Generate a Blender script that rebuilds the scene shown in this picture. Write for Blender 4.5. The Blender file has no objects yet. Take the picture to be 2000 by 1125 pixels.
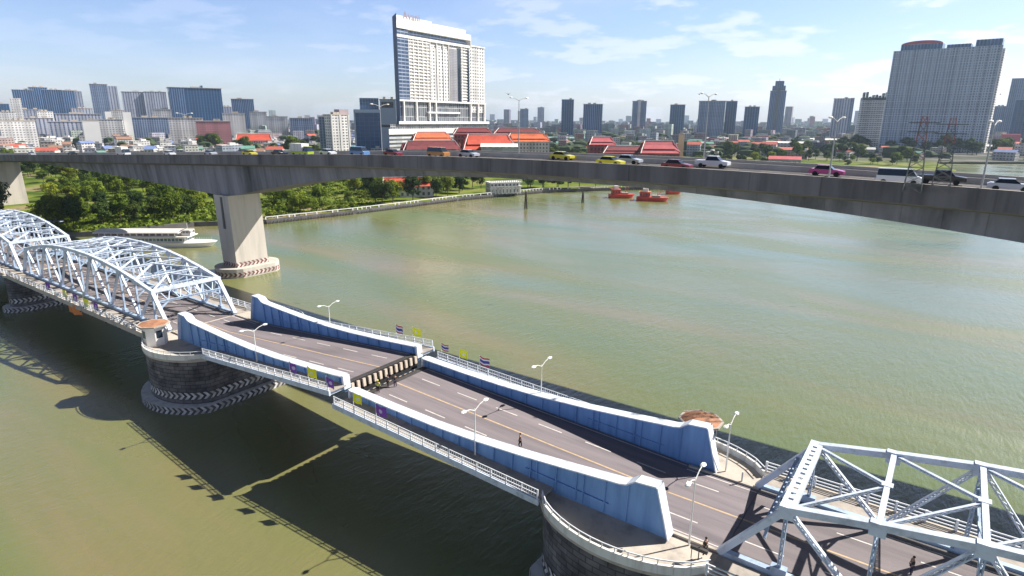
import bpy, math, random
from mathutils import Vector, Matrix
random.seed(7)
SC = bpy.context.scene
COL = SC.collection
R = math.radians

# ------------------------------------------------------------------ camera
FOC, PIT, ROL, YAW, HC = 1187.2, 0.2693, 0.0057, -0.62296, 44.0
TC, WT = 51.67, 5.92
fw = Vector((math.sin(YAW), math.cos(YAW), 0)); rt = Vector((math.cos(YAW), -math.sin(YAW), 0)); UPZ = Vector((0, 0, 1))
FV = fw * math.cos(PIT) - UPZ * math.sin(PIT); UV_ = fw * math.sin(PIT) + UPZ * math.cos(PIT)
cr = rt * math.cos(ROL) + UV_ * math.sin(ROL); cu = -rt * math.sin(ROL) + UV_ * math.cos(ROL)
cam = bpy.data.objects.new('camera', bpy.data.cameras.new('camera')); COL.objects.link(cam)
cam.matrix_world = Matrix(((cr.x, cu.x, -FV.x, 0), (cr.y, cu.y, -FV.y, 0), (cr.z, cu.z, -FV.z, HC), (0, 0, 0, 1)))
cam.data.sensor_width = 36; cam.data.lens = FOC / 2000 * 36
cam.data.clip_start = 0.5; cam.data.clip_end = 60000
SC.camera = cam
SC.view_settings.view_transform = 'Standard'; SC.view_settings.look = 'None'
SC.view_settings.exposure = 0.92; SC.view_settings.gamma = 1

# ------------------------------------------------------------------ world and sun
SUN = Vector((0.65, 0.86, 1.0)).normalized()
EL = math.asin(SUN.z)
w = bpy.data.worlds.new('World'); SC.world = w; w.use_nodes = True
nt = w.node_tree; N = nt.nodes; L = nt.links
bg = N['Background']; bg.inputs['Strength'].default_value = 0.055
sky = N.new('ShaderNodeTexSky'); sky.sky_type = 'NISHITA'; sky.sun_disc = False
sky.sun_elevation = EL; sky.sun_rotation = math.atan2(SUN.x, SUN.y); sky.altitude = 40
sky.air_density = 1.0; sky.dust_density = 0.6; sky.ozone_density = 2.2
tcn = N.new('ShaderNodeTexCoord'); sp = N.new('ShaderNodeSeparateXYZ'); L.new(tcn.outputs['Generated'], sp.inputs[0])
def wm(op, a, b=None, clamp=False):
    m = N.new('ShaderNodeMath'); m.operation = op; m.use_clamp = clamp
    for i, v in enumerate((a, b)):
        if v is None: continue
        if isinstance(v, (int, float)): m.inputs[i].default_value = v
        else: L.new(v, m.inputs[i])
    return m.outputs[0]
zc = wm('MAXIMUM', sp.outputs['Z'], 0.02); zz = wm('ADD', zc, 0.16)
cx_ = wm('DIVIDE', sp.outputs['X'], zz); cy_ = wm('DIVIDE', sp.outputs['Y'], zz)
cmb = N.new('ShaderNodeCombineXYZ'); L.new(cx_, cmb.inputs[0]); L.new(cy_, cmb.inputs[1])
def cloudn(scale, lo, hi, seedz, detail=7, rough=.55):
    mp = N.new('ShaderNodeMapping'); mp.inputs['Location'].default_value = (seedz, seedz * .7, seedz); L.new(cmb.outputs[0], mp.inputs[0])
    n = N.new('ShaderNodeTexNoise'); n.inputs['Scale'].default_value = scale; n.inputs['Detail'].default_value = detail; n.inputs['Roughness'].default_value = rough
    L.new(mp.outputs[0], n.inputs['Vector'])
    r_ = N.new('ShaderNodeMapRange'); r_.interpolation_type = 'SMOOTHSTEP'; r_.inputs['From Min'].default_value = lo; r_.inputs['From Max'].default_value = hi
    L.new(n.outputs['Fac'], r_.inputs['Value']); return r_.outputs[0]
puffs = cloudn(2.6, .50, .62, 3.3)
veil = cloudn(0.55, .42, .75, 9.1, 5, .6)
east = wm('MULTIPLY', sp.outputs['X'], .55); east = wm('ADD', east, .62, True)
pf = wm('MULTIPLY', puffs, .85); pf = wm('MULTIPLY', pf, east)
vf = wm('MULTIPLY', veil, .2); cf = wm('MAXIMUM', pf, vf)
mx = N.new('ShaderNodeMix'); mx.data_type = 'RGBA'; L.new(cf, mx.inputs['Factor']); L.new(sky.outputs[0], mx.inputs['A'])
mx.inputs['B'].default_value = (8.8, 8.6, 8.2, 1)
lowb = N.new('ShaderNodeMapRange'); lowb.interpolation_type = 'SMOOTHSTEP'; lowb.inputs['From Min'].default_value = .26; lowb.inputs['From Max'].default_value = .55
lowb.inputs['To Min'].default_value = 1.50; lowb.inputs['To Max'].default_value = .17; L.new(sp.outputs['Z'], lowb.inputs['Value'])
vs = N.new('ShaderNodeVectorMath'); vs.operation = 'SCALE'; L.new(mx.outputs['Result'], vs.inputs[0]); L.new(lowb.outputs[0], vs.inputs['Scale'])
tn = N.new('ShaderNodeVectorMath'); tn.operation = 'MULTIPLY'; tn.inputs[1].default_value = (.93, .93, 1.12); L.new(vs.outputs[0], tn.inputs[0])
L.new(tn.outputs[0], bg.inputs['Color'])
sd = bpy.data.lights.new('sun', 'SUN'); sd.energy = 5.0; sd.angle = R(0.5); sd.color = (1, .95, .87)
so = bpy.data.objects.new('sun', sd); COL.objects.link(so); so.rotation_euler = (-SUN).to_track_quat('-Z', 'Y').to_euler(); so.location = (0, 0, 300)

# ------------------------------------------------------------------ pixel -> world helpers (photo is 2000x1125)
def ray(x, y):
    a2, b2 = x - 1000, 562.5 - y
    a = a2 * math.cos(ROL) - b2 * math.sin(ROL); b = a2 * math.sin(ROL) + b2 * math.cos(ROL)
    return rt * a + UV_ * b + FV * FOC
def onz(x, y, z=0):
    r = ray(x, y); k = (z - HC) / r.z; return Vector((0, 0, HC)) + r * k
def ondist(x, y, d):
    r = ray(x, y); k = d / r.dot(fw); return Vector((0, 0, HC)) + r * k
def ont(x, y, t):
    r = ray(x, y); return Vector((0, 0, HC)) + r * (t / r.y)

# ------------------------------------------------------------------ materials
MATS = {}
def newmat(name):
    m = bpy.data.materials.new(name); m.use_nodes = True; MATS[name] = m
    return m, m.node_tree.nodes, m.node_tree.links, m.node_tree.nodes['Principled BSDF']
def mat(name, col, rough=.7, metal=0., var=.12, scale=1.5, dark=None, streak=False, bump=0., alt=None, objrand=0., stretch=None, joint=0.):
    if name in MATS: return MATS[name]
    m, n, l, b = newmat(name)
    b.inputs['Roughness'].default_value = rough; b.inputs['Metallic'].default_value = metal
    tc = n.new('ShaderNodeTexCoord'); mp = n.new('ShaderNodeMapping'); l.new(tc.outputs['Object'], mp.inputs[0])
    if streak: mp.inputs['Scale'].default_value = (1, 1, .12)
    if stretch: mp.inputs['Scale'].default_value = stretch
    nz = n.new('ShaderNodeTexNoise'); nz.inputs['Scale'].default_value = scale; nz.inputs['Detail'].default_value = 6; nz.inputs['Roughness'].default_value = .65
    l.new(mp.outputs[0], nz.inputs['Vector'])
    cr_ = n.new('ShaderNodeValToRGB'); e = cr_.color_ramp.elements
    c0 = dark if dark else tuple(c * (1 - var) for c in col)
    c1 = alt if alt else tuple(min(1, c * (1 + var)) for c in col)
    e[0].position = .3; e[1].position = .7; e[0].color = (*c0, 1); e[1].color = (*c1, 1)
    mid = cr_.color_ramp.elements.new(.5); mid.color = (*col, 1)
    l.new(nz.outputs['Fac'], cr_.inputs[0]); out = cr_.outputs[0]
    if objrand:
        oi = n.new('ShaderNodeObjectInfo'); hs = n.new('ShaderNodeHueSaturation')
        mr = n.new('ShaderNodeMapRange'); mr.inputs['To Min'].default_value = 1 - objrand; mr.inputs['To Max'].default_value = 1 + objrand
        l.new(oi.outputs['Random'], mr.inputs['Value']); l.new(mr.outputs[0], hs.inputs['Value'])
        m2 = n.new('ShaderNodeMath'); m2.operation = 'MULTIPLY_ADD'; m2.inputs[1].default_value = .06; m2.inputs[2].default_value = .47
        l.new(oi.outputs['Random'], m2.inputs[0]); l.new(m2.outputs[0], hs.inputs['Hue'])
        l.new(out, hs.inputs['Color']); out = hs.outputs[0]
    if joint:
        sx = n.new('ShaderNodeSeparateXYZ'); l.new(tc.outputs['Object'], sx.inputs[0]); q1 = n.new('ShaderNodeMath'); q1.operation = 'DIVIDE'; q1.inputs[1].default_value = joint; l.new(sx.outputs[0], q1.inputs[0])
        q2 = n.new('ShaderNodeMath'); q2.operation = 'FRACT'; l.new(q1.outputs[0], q2.inputs[0]); q3 = n.new('ShaderNodeMath'); q3.operation = 'LESS_THAN'; q3.inputs[1].default_value = .025; l.new(q2.outputs[0], q3.inputs[0])
        q4 = n.new('ShaderNodeMath'); q4.operation = 'FLOOR'; l.new(q1.outputs[0], q4.inputs[0]); q5_ = n.new('ShaderNodeTexWhiteNoise'); q5_.noise_dimensions = '1D'; l.new(q4.outputs[0], q5_.inputs['W'])
        q6 = n.new('ShaderNodeMath'); q6.operation = 'MULTIPLY_ADD'; q6.inputs[1].default_value = .22; q6.inputs[2].default_value = .89; l.new(q5_.outputs['Value'], q6.inputs[0])
        q7 = n.new('ShaderNodeMath'); q7.operation = 'MULTIPLY_ADD'; q7.inputs[1].default_value = -.25; l.new(q3.outputs[0], q7.inputs[0]); l.new(q6.outputs[0], q7.inputs[2])
        ns = n.new('ShaderNodeTexNoise'); ns.inputs['Scale'].default_value = 1.0; ns.inputs['Detail'].default_value = 5; m5 = n.new('ShaderNodeMapping'); m5.inputs['Scale'].default_value = (.55, .2, .05); l.new(tc.outputs['Object'], m5.inputs[0]); l.new(m5.outputs[0], ns.inputs['Vector'])
        q8 = n.new('ShaderNodeMapRange'); q8.inputs['From Min'].default_value = .35; q8.inputs['From Max'].default_value = .62; q8.inputs['To Min'].default_value = .80; q8.inputs['To Max'].default_value = 1.05; l.new(ns.outputs['Fac'], q8.inputs['Value'])
        q9 = n.new('ShaderNodeMath'); q9.operation = 'MULTIPLY'; l.new(q7.outputs[0], q9.inputs[0]); l.new(q8.outputs[0], q9.inputs[1])
        vs_ = n.new('ShaderNodeVectorMath'); vs_.operation = 'SCALE'; l.new(out, vs_.inputs[0]); l.new(q9.outputs[0], vs_.inputs['Scale']); out = vs_.outputs[0]
    l.new(out, b.inputs['Base Color'])
    if bump:
        bp = n.new('ShaderNodeBump'); bp.inputs['Strength'].default_value = bump; bp.inputs['Distance'].default_value = .05
        nb = n.new('ShaderNodeTexNoise'); nb.inputs['Scale'].default_value = scale * 9; l.new(tc.outputs['Object'], nb.inputs['Vector'])
        l.new(nb.outputs['Fac'], bp.inputs['Height']); l.new(bp.outputs[0], b.inputs['Normal'])
    return m
def facade(name, wall, glass, cw=3.4, ch=3.3, fx=(.2, .8), fz=(.3, .8), attr=False, grough=.12, wvar=.5, balc=0.):
    """walls with window rows; UV is in metres along and up the wall"""
    if name in MATS: return MATS[name]
    m, n, l, b = newmat(name)
    def M(op, a, c=None, d=None):
        q = n.new('ShaderNodeMath'); q.operation = op
        for i, v in enumerate((a, c, d)):
            if v is None: continue
            if isinstance(v, (int, float)): q.inputs[i].default_value = v
            else: l.new(v, q.inputs[i])
        return q.outputs[0]
    uv = n.new('ShaderNodeUVMap'); s = n.new('ShaderNodeSeparateXYZ'); l.new(uv.outputs[0], s.inputs[0])
    u = M('DIVIDE', s.outputs[0], cw); v = M('DIVIDE', s.outputs[1], ch)
    fu = M('FRACT', u); fv = M('FRACT', v)
    a = M('MULTIPLY', M('GREATER_THAN', fu, fx[0]), M('LESS_THAN', fu, fx[1]))
    c = M('MULTIPLY', M('GREATER_THAN', fv, fz[0]), M('LESS_THAN', fv, fz[1]))
    mask = M('MULTIPLY', a, c)
    cell = n.new('ShaderNodeCombineXYZ'); l.new(M('FLOOR', u), cell.inputs[0]); l.new(M('FLOOR', v), cell.inputs[1])
    wn = n.new('ShaderNodeTexWhiteNoise'); wn.noise_dimensions = '2D'; l.new(cell.outputs[0], wn.inputs['Vector'])
    gm = n.new('ShaderNodeMix'); gm.data_type = 'RGBA'; l.new(wn.outputs['Value'], gm.inputs['Factor'])
    gm.inputs['A'].default_value = (*glass, 1); gm.inputs['B'].default_value = (*[g * (1 - wvar) + w_ * wvar * .55 for g, w_ in zip(glass, wall)], 1)
    wl = n.new('ShaderNodeMix'); wl.data_type = 'RGBA'
    nz = n.new('ShaderNodeTexNoise'); nz.inputs['Scale'].default_value = .12; nz.inputs['Detail'].default_value = 5
    tc = n.new('ShaderNodeTexCoord'); l.new(tc.outputs['Object'], nz.inputs['Vector']); l.new(nz.outputs['Fac'], wl.inputs['Factor'])
    if attr:
        at = n.new('ShaderNodeVertexColor'); at.layer_name = 'tint'; l.new(at.outputs[0], wl.inputs['A'])
        dk = n.new('ShaderNodeMix'); dk.data_type = 'RGBA'; dk.blend_type = 'MULTIPLY'; dk.inputs['Factor'].default_value = 1
        l.new(at.outputs[0], dk.inputs['A']); dk.inputs['B'].default_value = (.72, .72, .72, 1); l.new(dk.outputs['Result'], wl.inputs['B'])
    else:
        wl.inputs['A'].default_value = (*wall, 1); wl.inputs['B'].default_value = (*[c_ * .8 for c_ in wall], 1)
    wc_ = n.new('ShaderNodeTexWhiteNoise'); wc_.noise_dimensions = '1D'; l.new(M('FLOOR', M('DIVIDE', s.outputs[0], cw * 1.7)), wc_.inputs['W'])
    wr_ = n.new('ShaderNodeTexWhiteNoise'); wr_.noise_dimensions = '1D'; l.new(M('FLOOR', M('DIVIDE', s.outputs[1], ch * 4)), wr_.inputs['W'])
    var_ = M('ADD', M('MULTIPLY_ADD', wc_.outputs['Value'], .34, .72), M('MULTIPLY', wr_.outputs['Value'], .16))
    sc__ = n.new('ShaderNodeVectorMath'); sc__.operation = 'SCALE'; l.new(wl.outputs['Result'], sc__.inputs[0]); l.new(var_, sc__.inputs['Scale'])
    fin = n.new('ShaderNodeMix'); fin.data_type = 'RGBA'; l.new(mask, fin.inputs['Factor']); l.new(sc__.outputs[0], fin.inputs['A']); l.new(gm.outputs['Result'], fin.inputs['B'])
    l.new(fin.outputs['Result'], b.inputs['Base Color'])
    ro = M('MULTIPLY_ADD', mask, grough - .75, .75); l.new(ro, b.inputs['Roughness'])
    return m

steel = mat('bridge_paint', (.36, .46, .60), .5, .0, .10, .9, dark=(.24, .29, .36))
steel_w = mat('bridge_paint_light', (.56, .63, .74), .5, 0, .06, .9, dark=(.38, .42, .48))
girder_shade_m = mat('girder_paint_shaded', (.16, .31, .57), .6, 0, .12, .8, dark=(.10, .22, .44), alt=(.20, .37, .63), streak=True)  # pale girder paint on the webs, their shade put in as deeper blue
girder_lit_m = mat('girder_paint_sunlit', (.62, .68, .76), .55, 0, .06, .9, dark=(.44, .47, .52))  # same paint as the webs, sunlight on tops and ends put into the colour
rail_m = mat('rail_paint', (.66, .68, .72), .5, 0, .1, 2)
asph = mat('asphalt', (.20, .172, .185), .88, 0, .18, .45, dark=(.125, .11, .12), alt=(.24, .205, .215), bump=.3, stretch=(.12, 1.8, 1))
asph_old = mat('worn_asphalt', (.18, .155, .16), .9, 0, .2, .3, dark=(.11, .097, .10), bump=.3, stretch=(.12, 1.6, 1))
conc = mat('pale_concrete', (.46, .41, .35), .85, 0, .12, .5, dark=(.30, .26, .23), bump=.2)
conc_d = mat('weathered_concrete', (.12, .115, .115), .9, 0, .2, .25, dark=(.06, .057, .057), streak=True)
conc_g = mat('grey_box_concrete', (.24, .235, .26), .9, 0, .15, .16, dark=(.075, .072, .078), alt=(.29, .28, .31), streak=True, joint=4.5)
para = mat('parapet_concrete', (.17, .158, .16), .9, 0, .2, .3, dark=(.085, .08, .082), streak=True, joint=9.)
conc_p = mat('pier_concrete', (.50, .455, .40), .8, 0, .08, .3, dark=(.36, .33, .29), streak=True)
walk = mat('sidewalk_paving', (.36, .32, .28), .88, 0, .15, .8, dark=(.25, .22, .20))
white_l = mat('white_line_paint', (.62, .58, .54), .8, 0, .2, 1.5)
yellow_l = mat('yellow_line_paint', (.50, .36, .22), .8, 0, .2, 1.5)
dark_m = mat('dark_steel', (.05, .045, .045), .7, 0, .3, 2)
black_m = mat('black_gap', (.015, .013, .013), .9, 0, .1, 2)
cream = mat('cream_bracket', (.55, .47, .38), .7, 0, .15, 2)
roof_br = mat('brown_roof', (.36, .17, .09), .8, 0, .25, 1.2, dark=(.2, .1, .07))
white_p = mat('white_paint', (.70, .69, .66), .6, 0, .06, .9, dark=(.50, .48, .44), streak=True)
red_roof = mat('red_tiles', (.55, .075, .035), .7, 0, .2, .25, dark=(.38, .05, .03))
orange_roof = mat('orange_tiles', (.68, .15, .05), .7, 0, .2, .25, dark=(.48, .09, .04))
maroon_roof = mat('maroon_tiles', (.20, .03, .035), .7, 0, .2, .25)
pink_roof = mat('faded_red_tiles', (.45, .09, .10), .7, 0, .2, .25)
glass_d = mat('dark_glass', (.02, .03, .045), .08, 0, .2, 1)
rubber = mat('rubber', (.012, .012, .012), .8)
bark = mat('bark', (.08, .06, .04), .9, 0, .3, 2)

def leafmat(name, c, d, e):
    m, n, l, b = newmat(name)
    b.inputs['Roughness'].default_value = .75; b.inputs['Specular IOR Level'].default_value = .15
    oi = n.new('ShaderNodeObjectInfo'); tc = n.new('ShaderNodeTexCoord')
    nz = n.new('ShaderNodeTexNoise'); nz.inputs['Scale'].default_value = .5; nz.inputs['Detail'].default_value = 4; l.new(tc.outputs['Object'], nz.inputs['Vector'])
    rp = n.new('ShaderNodeValToRGB'); el = rp.color_ramp.elements; el[0].position = .32; el[1].position = .68
    el[0].color = (*d, 1); el[1].color = (*e, 1); q = el.new(.5); q.color = (*c, 1); l.new(nz.outputs['Fac'], rp.inputs[0])
    hs = n.new('ShaderNodeHueSaturation'); mr = n.new('ShaderNodeMapRange'); mr.inputs['To Min'].default_value = .65; mr.inputs['To Max'].default_value = 1.4
    l.new(oi.outputs['Random'], mr.inputs['Value']); l.new(mr.outputs[0], hs.inputs['Value'])
    m2 = n.new('ShaderNodeMath'); m2.operation = 'MULTIPLY_ADD'; m2.inputs[1].default_value = -.045; m2.inputs[2].default_value = .515
    l.new(oi.outputs['Random'], m2.inputs[0]); l.new(m2.outputs[0], hs.inputs['Hue']); l.new(rp.outputs[0], hs.inputs['Color']); l.new(hs.outputs[0], b.inputs['Base Color'])
    tr = n.new('ShaderNodeBsdfTranslucent'); l.new(hs.outputs[0], tr.inputs['Color'])
    ms = n.new('ShaderNodeMixShader'); ms.inputs[0].default_value = .25; l.new(b.outputs[0], ms.inputs[1]); l.new(tr.outputs[0], ms.inputs[2])
    l.new(ms.outputs[0], n['Material Output'].inputs['Surface']); return m
leaf_a = leafmat('leaves_mid', (.085, .135, .012), (.035, .065, .010), (.16, .21, .018))
leaf_d = leafmat('leaves_dark', (.036, .068, .014), (.016, .034, .010), (.070, .11, .015))
leaf_y = leafmat('leaves_bright', (.14, .20, .018), (.07, .115, .012), (.22, .28, .03))

# ------------------------------------------------------------------ mesh builder
class MB:
    def __init__(s): s.v = []; s.f = []; s.uv = []; s.tint = []; s.c = (1, 1, 1)
    def face(s, pts, uv=None):
        i = len(s.v); s.v += [tuple(p) for p in pts]; s.f.append(tuple(range(i, i + len(pts))))
        s.uv += uv if uv else [(0, 0)] * len(pts); s.tint += [s.c] * len(pts)
    def frame(s, c, ax, ay, az, hx, hy, hz):
        c, ax, ay, az = Vector(c), Vector(ax), Vector(ay), Vector(az)
        P = {}
        for i in (-1, 1):
            for j in (-1, 1):
                for k in (-1, 1): P[i, j, k] = c + ax * hx * i + ay * hy * j + az * hz * k
        W, D, H = 2 * hx, 2 * hy, 2 * hz
        s.face([P[-1, -1, -1], P[1, -1, -1], P[1, -1, 1], P[-1, -1, 1]], [(0, 0), (W, 0), (W, H), (0, H)])
        s.face([P[1, -1, -1], P[1, 1, -1], P[1, 1, 1], P[1, -1, 1]], [(0, 0), (D, 0), (D, H), (0, H)])
        s.face([P[1, 1, -1], P[-1, 1, -1], P[-1, 1, 1], P[1, 1, 1]], [(0, 0), (W, 0), (W, H), (0, H)])
        s.face([P[-1, 1, -1], P[-1, -1, -1], P[-1, -1, 1], P[-1, 1, 1]], [(0, 0), (D, 0), (D, H), (0, H)])
        s.face([P[-1, -1, 1], P[1, -1, 1], P[1, 1, 1], P[-1, 1, 1]]); s.face([P[-1, 1, -1], P[1, 1, -1], P[1, -1, -1], P[-1, -1, -1]])
    def box(s, x0, x1, y0, y1, z0, z1, rot=0, o=(0, 0)):
        ca, sa = math.cos(rot), math.sin(rot); cx, cy = (x0 + x1) / 2, (y0 + y1) / 2
        c = (o[0] + cx * ca - cy * sa, o[1] + cx * sa + cy * ca, (z0 + z1) / 2)
        s.frame(c, (ca, sa, 0), (-sa, ca, 0), (0, 0, 1), (x1 - x0) / 2, (y1 - y0) / 2, (z1 - z0) / 2)
    def beam(s, a, b, w, h, side=None):
        a, b = Vector(a), Vector(b); d = b - a; ln = d.length
        if ln < 1e-5: return
        d /= ln; sv = Vector(side) if side else (Vector((0, 1, 0)) if abs(d.y) < .9 else Vector((1, 0, 0)))
        z = d.cross(sv).normalized(); y = z.cross(d).normalized()
        s.frame((a + b) / 2, d, y, z, ln / 2, w / 2, h / 2)
    def laced(s, a, b, w, h, side=None, n=None, bar=.1, fl=.09):
        """laced steel member: two channels joined by zig-zag flats; w along `side`, h across"""
        a, b = Vector(a), Vector(b); d = b - a; ln = d.length; d /= ln
        sv = Vector(side) if side else (Vector((0, 1, 0)) if abs(d.y) < .9 else Vector((1, 0, 0)))
        z = d.cross(sv).normalized(); y = z.cross(d).normalized()
        for q in (-1, 1): s.frame((a + b) / 2 + z * q * (h / 2 - fl / 2), d, y, z, ln / 2, w / 2, fl / 2)
        n = n or max(2, int(ln / (h * 1.1)))
        for q in (-1, 1):
            for i in range(n):
                p = a + d * ln * i / n - z * (h / 2 - fl) * (1 if i % 2 else -1); r = a + d * ln * (i + 1) / n + z * (h / 2 - fl) * (1 if i % 2 else -1)
                o = y * q * (w / 2 - .02); s.beam(p + o, r + o, bar, .025, z.cross(d))
    def tube(s, a, b, r, r2=None, n=8, caps=True):
        a, b = Vector(a), Vector(b); d = (b - a).normalized(); r2 = r if r2 is None else r2
        x = d.orthogonal().normalized(); y = d.cross(x)
        A = [a + (x * math.cos(2 * math.pi * i / n) + y * math.sin(2 * math.pi * i / n)) * r for i in range(n)]
        B = [b + (x * math.cos(2 * math.pi * i / n) + y * math.sin(2 * math.pi * i / n)) * r2 for i in range(n)]
        for i in range(n): j = (i + 1) % n; s.face([A[i], A[j], B[j], B[i]])
        if caps: s.face(A[::-1]); s.face(B)
    def prism(s, poly, z0, z1, taper=None, top=True):
        """poly CCW list of (x,y); taper = second polygon for the top"""
        q = taper or poly; n = len(poly); u = 0
        for i in range(n):
            j = (i + 1) % n; ln = math.hypot(poly[j][0] - poly[i][0], poly[j][1] - poly[i][1])
            s.face([(*poly[i], z0), (*poly[j], z0), (*q[j], z1), (*q[i], z1)], [(u, z0), (u + ln, z0), (u + ln, z1), (u, z1)]); u += ln
        if top: s.face([(*p, z1) for p in q])
        s.face([(*p, z0) for p in poly[::-1]])
    def blob(s, c, rx, ry, rz, n=8, m=5, jit=.15):
        rows = []
        for i in range(m + 1):
            ph = math.pi * i / m; rows.append([(c[0] + rx * math.sin(ph) * math.cos(2 * math.pi * k / n) * random.uniform(1 - jit, 1 + jit), c[1] + ry * math.sin(ph) * math.sin(2 * math.pi * k / n) * random.uniform(1 - jit, 1 + jit), c[2] + rz * math.cos(ph)) for k in range(n)])
        for i in range(m):
            for k in range(n):
                j = (k + 1) % n
                if i == 0: s.face([rows[0][0], rows[1][k], rows[1][j]])
                elif i == m - 1: s.face([rows[i][k], rows[m][0], rows[i][j]])
                else: s.face([rows[i][k], rows[i + 1][k], rows[i + 1][j], rows[i][j]])
    def mesh(s, name, m, org=(0, 0, 0), smooth=False, weld=False):
        me = bpy.data.meshes.new(name); ox, oy, oz = org
        me.from_pydata([(x - ox, y - oy, z - oz) for x, y, z in s.v], [], s.f)
        ul = me.uv_layers.new(name='UVMap'); fl = [c for p in s.uv for c in p]; ul.data.foreach_set('uv', fl)
        if any(t != (1, 1, 1) for t in s.tint[:50]):
            ca = me.color_attributes.new('tint', 'FLOAT_COLOR', 'CORNER'); ca.data.foreach_set('color', [c for t in s.tint for c in (*t, 1)])
        me.materials.append(m)
        if weld:
            import bmesh
            bm = bmesh.new(); bm.from_mesh(me); bmesh.ops.remove_doubles(bm, verts=bm.verts, dist=.0005); bmesh.ops.recalc_face_normals(bm, faces=bm.faces); bm.to_mesh(me); bm.free()
        if smooth:
            for p in me.polygons: p.use_smooth = True
        me.update(); return me
    def build(s, name, m, parent=None, org=None, smooth=False, weld=False, label=None):
        if org is None: org = parent['_o'] if parent is not None and '_o' in parent else (0, 0, 0)
        o = bpy.data.objects.new(name, s.mesh(name, m, org, smooth, weld)); COL.objects.link(o)
        if parent is not None: o.parent = parent; o['_o'] = list(org)
        if label: o['label'] = label
        return o
def thing(name, label, cat, loc=(0, 0, 0), rz=0, group=None):
    o = bpy.data.objects.new(name, None); COL.objects.link(o); o.location = loc; o.rotation_euler = (0, 0, rz); o.empty_display_size = .5
    o['label'] = label; o['category'] = cat; o['_o'] = list(loc) if not rz else [0, 0, 0]
    if group: o['group'] = group
    return o
def tag(o, label, cat, group=None, kind=None):
    if label: o['label'] = label
    if cat: o['category'] = cat
    if group: o['group'] = group
    if kind: o['kind'] = kind
    return o
def recenter(o, loc):
    """move a single-mesh thing's origin without moving its geometry"""
    o.data.transform(Matrix.Translation(-Vector(loc))); o.location = loc
def dup(r, loc, rz=None, label=None, scale=None, group=None):
    c = r.copy(); COL.objects.link(c); c.location = loc
    if rz is not None: c.rotation_euler = (0, 0, rz)
    if label: c['label'] = label
    if group: c['group'] = group
    if scale: c.scale = scale
    for ch in list(r.children):
        k = ch.copy(); COL.objects.link(k); k.parent = c
        for g in list(ch.children):
            h = g.copy(); COL.objects.link(h); h.parent = k
    return c

# ================================================================== SETTING
# river
def river_mat():
    m, n, l, b = newmat('river_water')
    tc = n.new('ShaderNodeTexCoord'); mp = n.new('ShaderNodeMapping'); l.new(tc.outputs['Object'], mp.inputs[0]); mp.inputs['Rotation'].default_value = (0, 0, R(35)); mp.inputs['Scale'].default_value = (.35, 1, 1)
    nz = n.new('ShaderNodeTexNoise'); nz.inputs['Scale'].default_value = .022; nz.inputs['Detail'].default_value = 7; nz.inputs['Distortion'].default_value = 1.2; l.new(mp.outputs[0], nz.inputs['Vector'])
    rp = n.new('ShaderNodeValToRGB'); e = rp.color_ramp.elements; e[0].position = .34; e[1].position = .68
    e[0].color = (.122, .168, .066, 1); e[1].color = (.215, .178, .078, 1); q = e.new(.5); q.color = (.152, .170, .054, 1)
    l.new(nz.outputs['Fac'], rp.inputs[0]); l.new(rp.outputs[0], b.inputs['Base Color'])
    b.inputs['Roughness'].default_value = .16; b.inputs['IOR'].default_value = 1.72; b.inputs['Specular IOR Level'].default_value = .95
    nr = n.new('ShaderNodeTexNoise'); nr.inputs['Scale'].default_value = .035; nr.inputs['Detail'].default_value = 5; nr.inputs['Distortion'].default_value = .8; l.new(mp.outputs[0], nr.inputs['Vector'])
    rr = n.new('ShaderNodeMapRange'); rr.inputs['From Min'].default_value = .35; rr.inputs['From Max'].default_value = .65; rr.inputs['To Min'].default_value = .10; rr.inputs['To Max'].default_value = .34; l.new(nr.outputs['Fac'], rr.inputs['Value']); l.new(rr.outputs[0], b.inputs['Roughness'])
    n1 = n.new('ShaderNodeTexNoise'); n1.inputs['Scale'].default_value = .55; n1.inputs['Detail'].default_value = 8; n1.inputs['Roughness'].default_value = .62
    mp2 = n.new('ShaderNodeMapping'); l.new(tc.outputs['Object'], mp2.inputs[0]); mp2.inputs['Rotation'].default_value = (0, 0, R(-20)); mp2.inputs['Scale'].default_value = (1, .4, 1)
    l.new(mp2.outputs[0], n1.inputs['Vector'])
    n2 = n.new('ShaderNodeTexNoise'); n2.inputs['Scale'].default_value = 1.9; n2.inputs['Detail'].default_value = 4; mp3 = n.new('ShaderNodeMapping'); l.new(tc.outputs['Object'], mp3.inputs[0]); mp3.inputs['Rotation'].default_value = (0, 0, R(-38)); mp3.inputs['Scale'].default_value = (1, .28, 1); l.new(mp3.outputs[0], n2.inputs['Vector'])
    ad = n.new('ShaderNodeMath'); ad.operation = 'MULTIPLY_ADD'; ad.inputs[1].default_value = .55; l.new(n2.outputs['Fac'], ad.inputs[0]); l.new(n1.outputs['Fac'], ad.inputs[2])
    bp = n.new('ShaderNodeBump'); bp.inputs['Strength'].default_value = .38; bp.inputs['Distance'].default_value = .3; l.new(ad.outputs[0], bp.inputs['Height']); l.new(bp.outputs[0], b.inputs['Normal'])
    return m
mb = MB(); mb.face([(-9000, -3000, 0), (30000, -3000, 0), (30000, 30000, 0), (-9000, 30000, 0)])
rv = mb.build('river', river_mat()); rv['kind'] = 'structure'; rv['label'] = 'wide olive green river'
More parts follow.
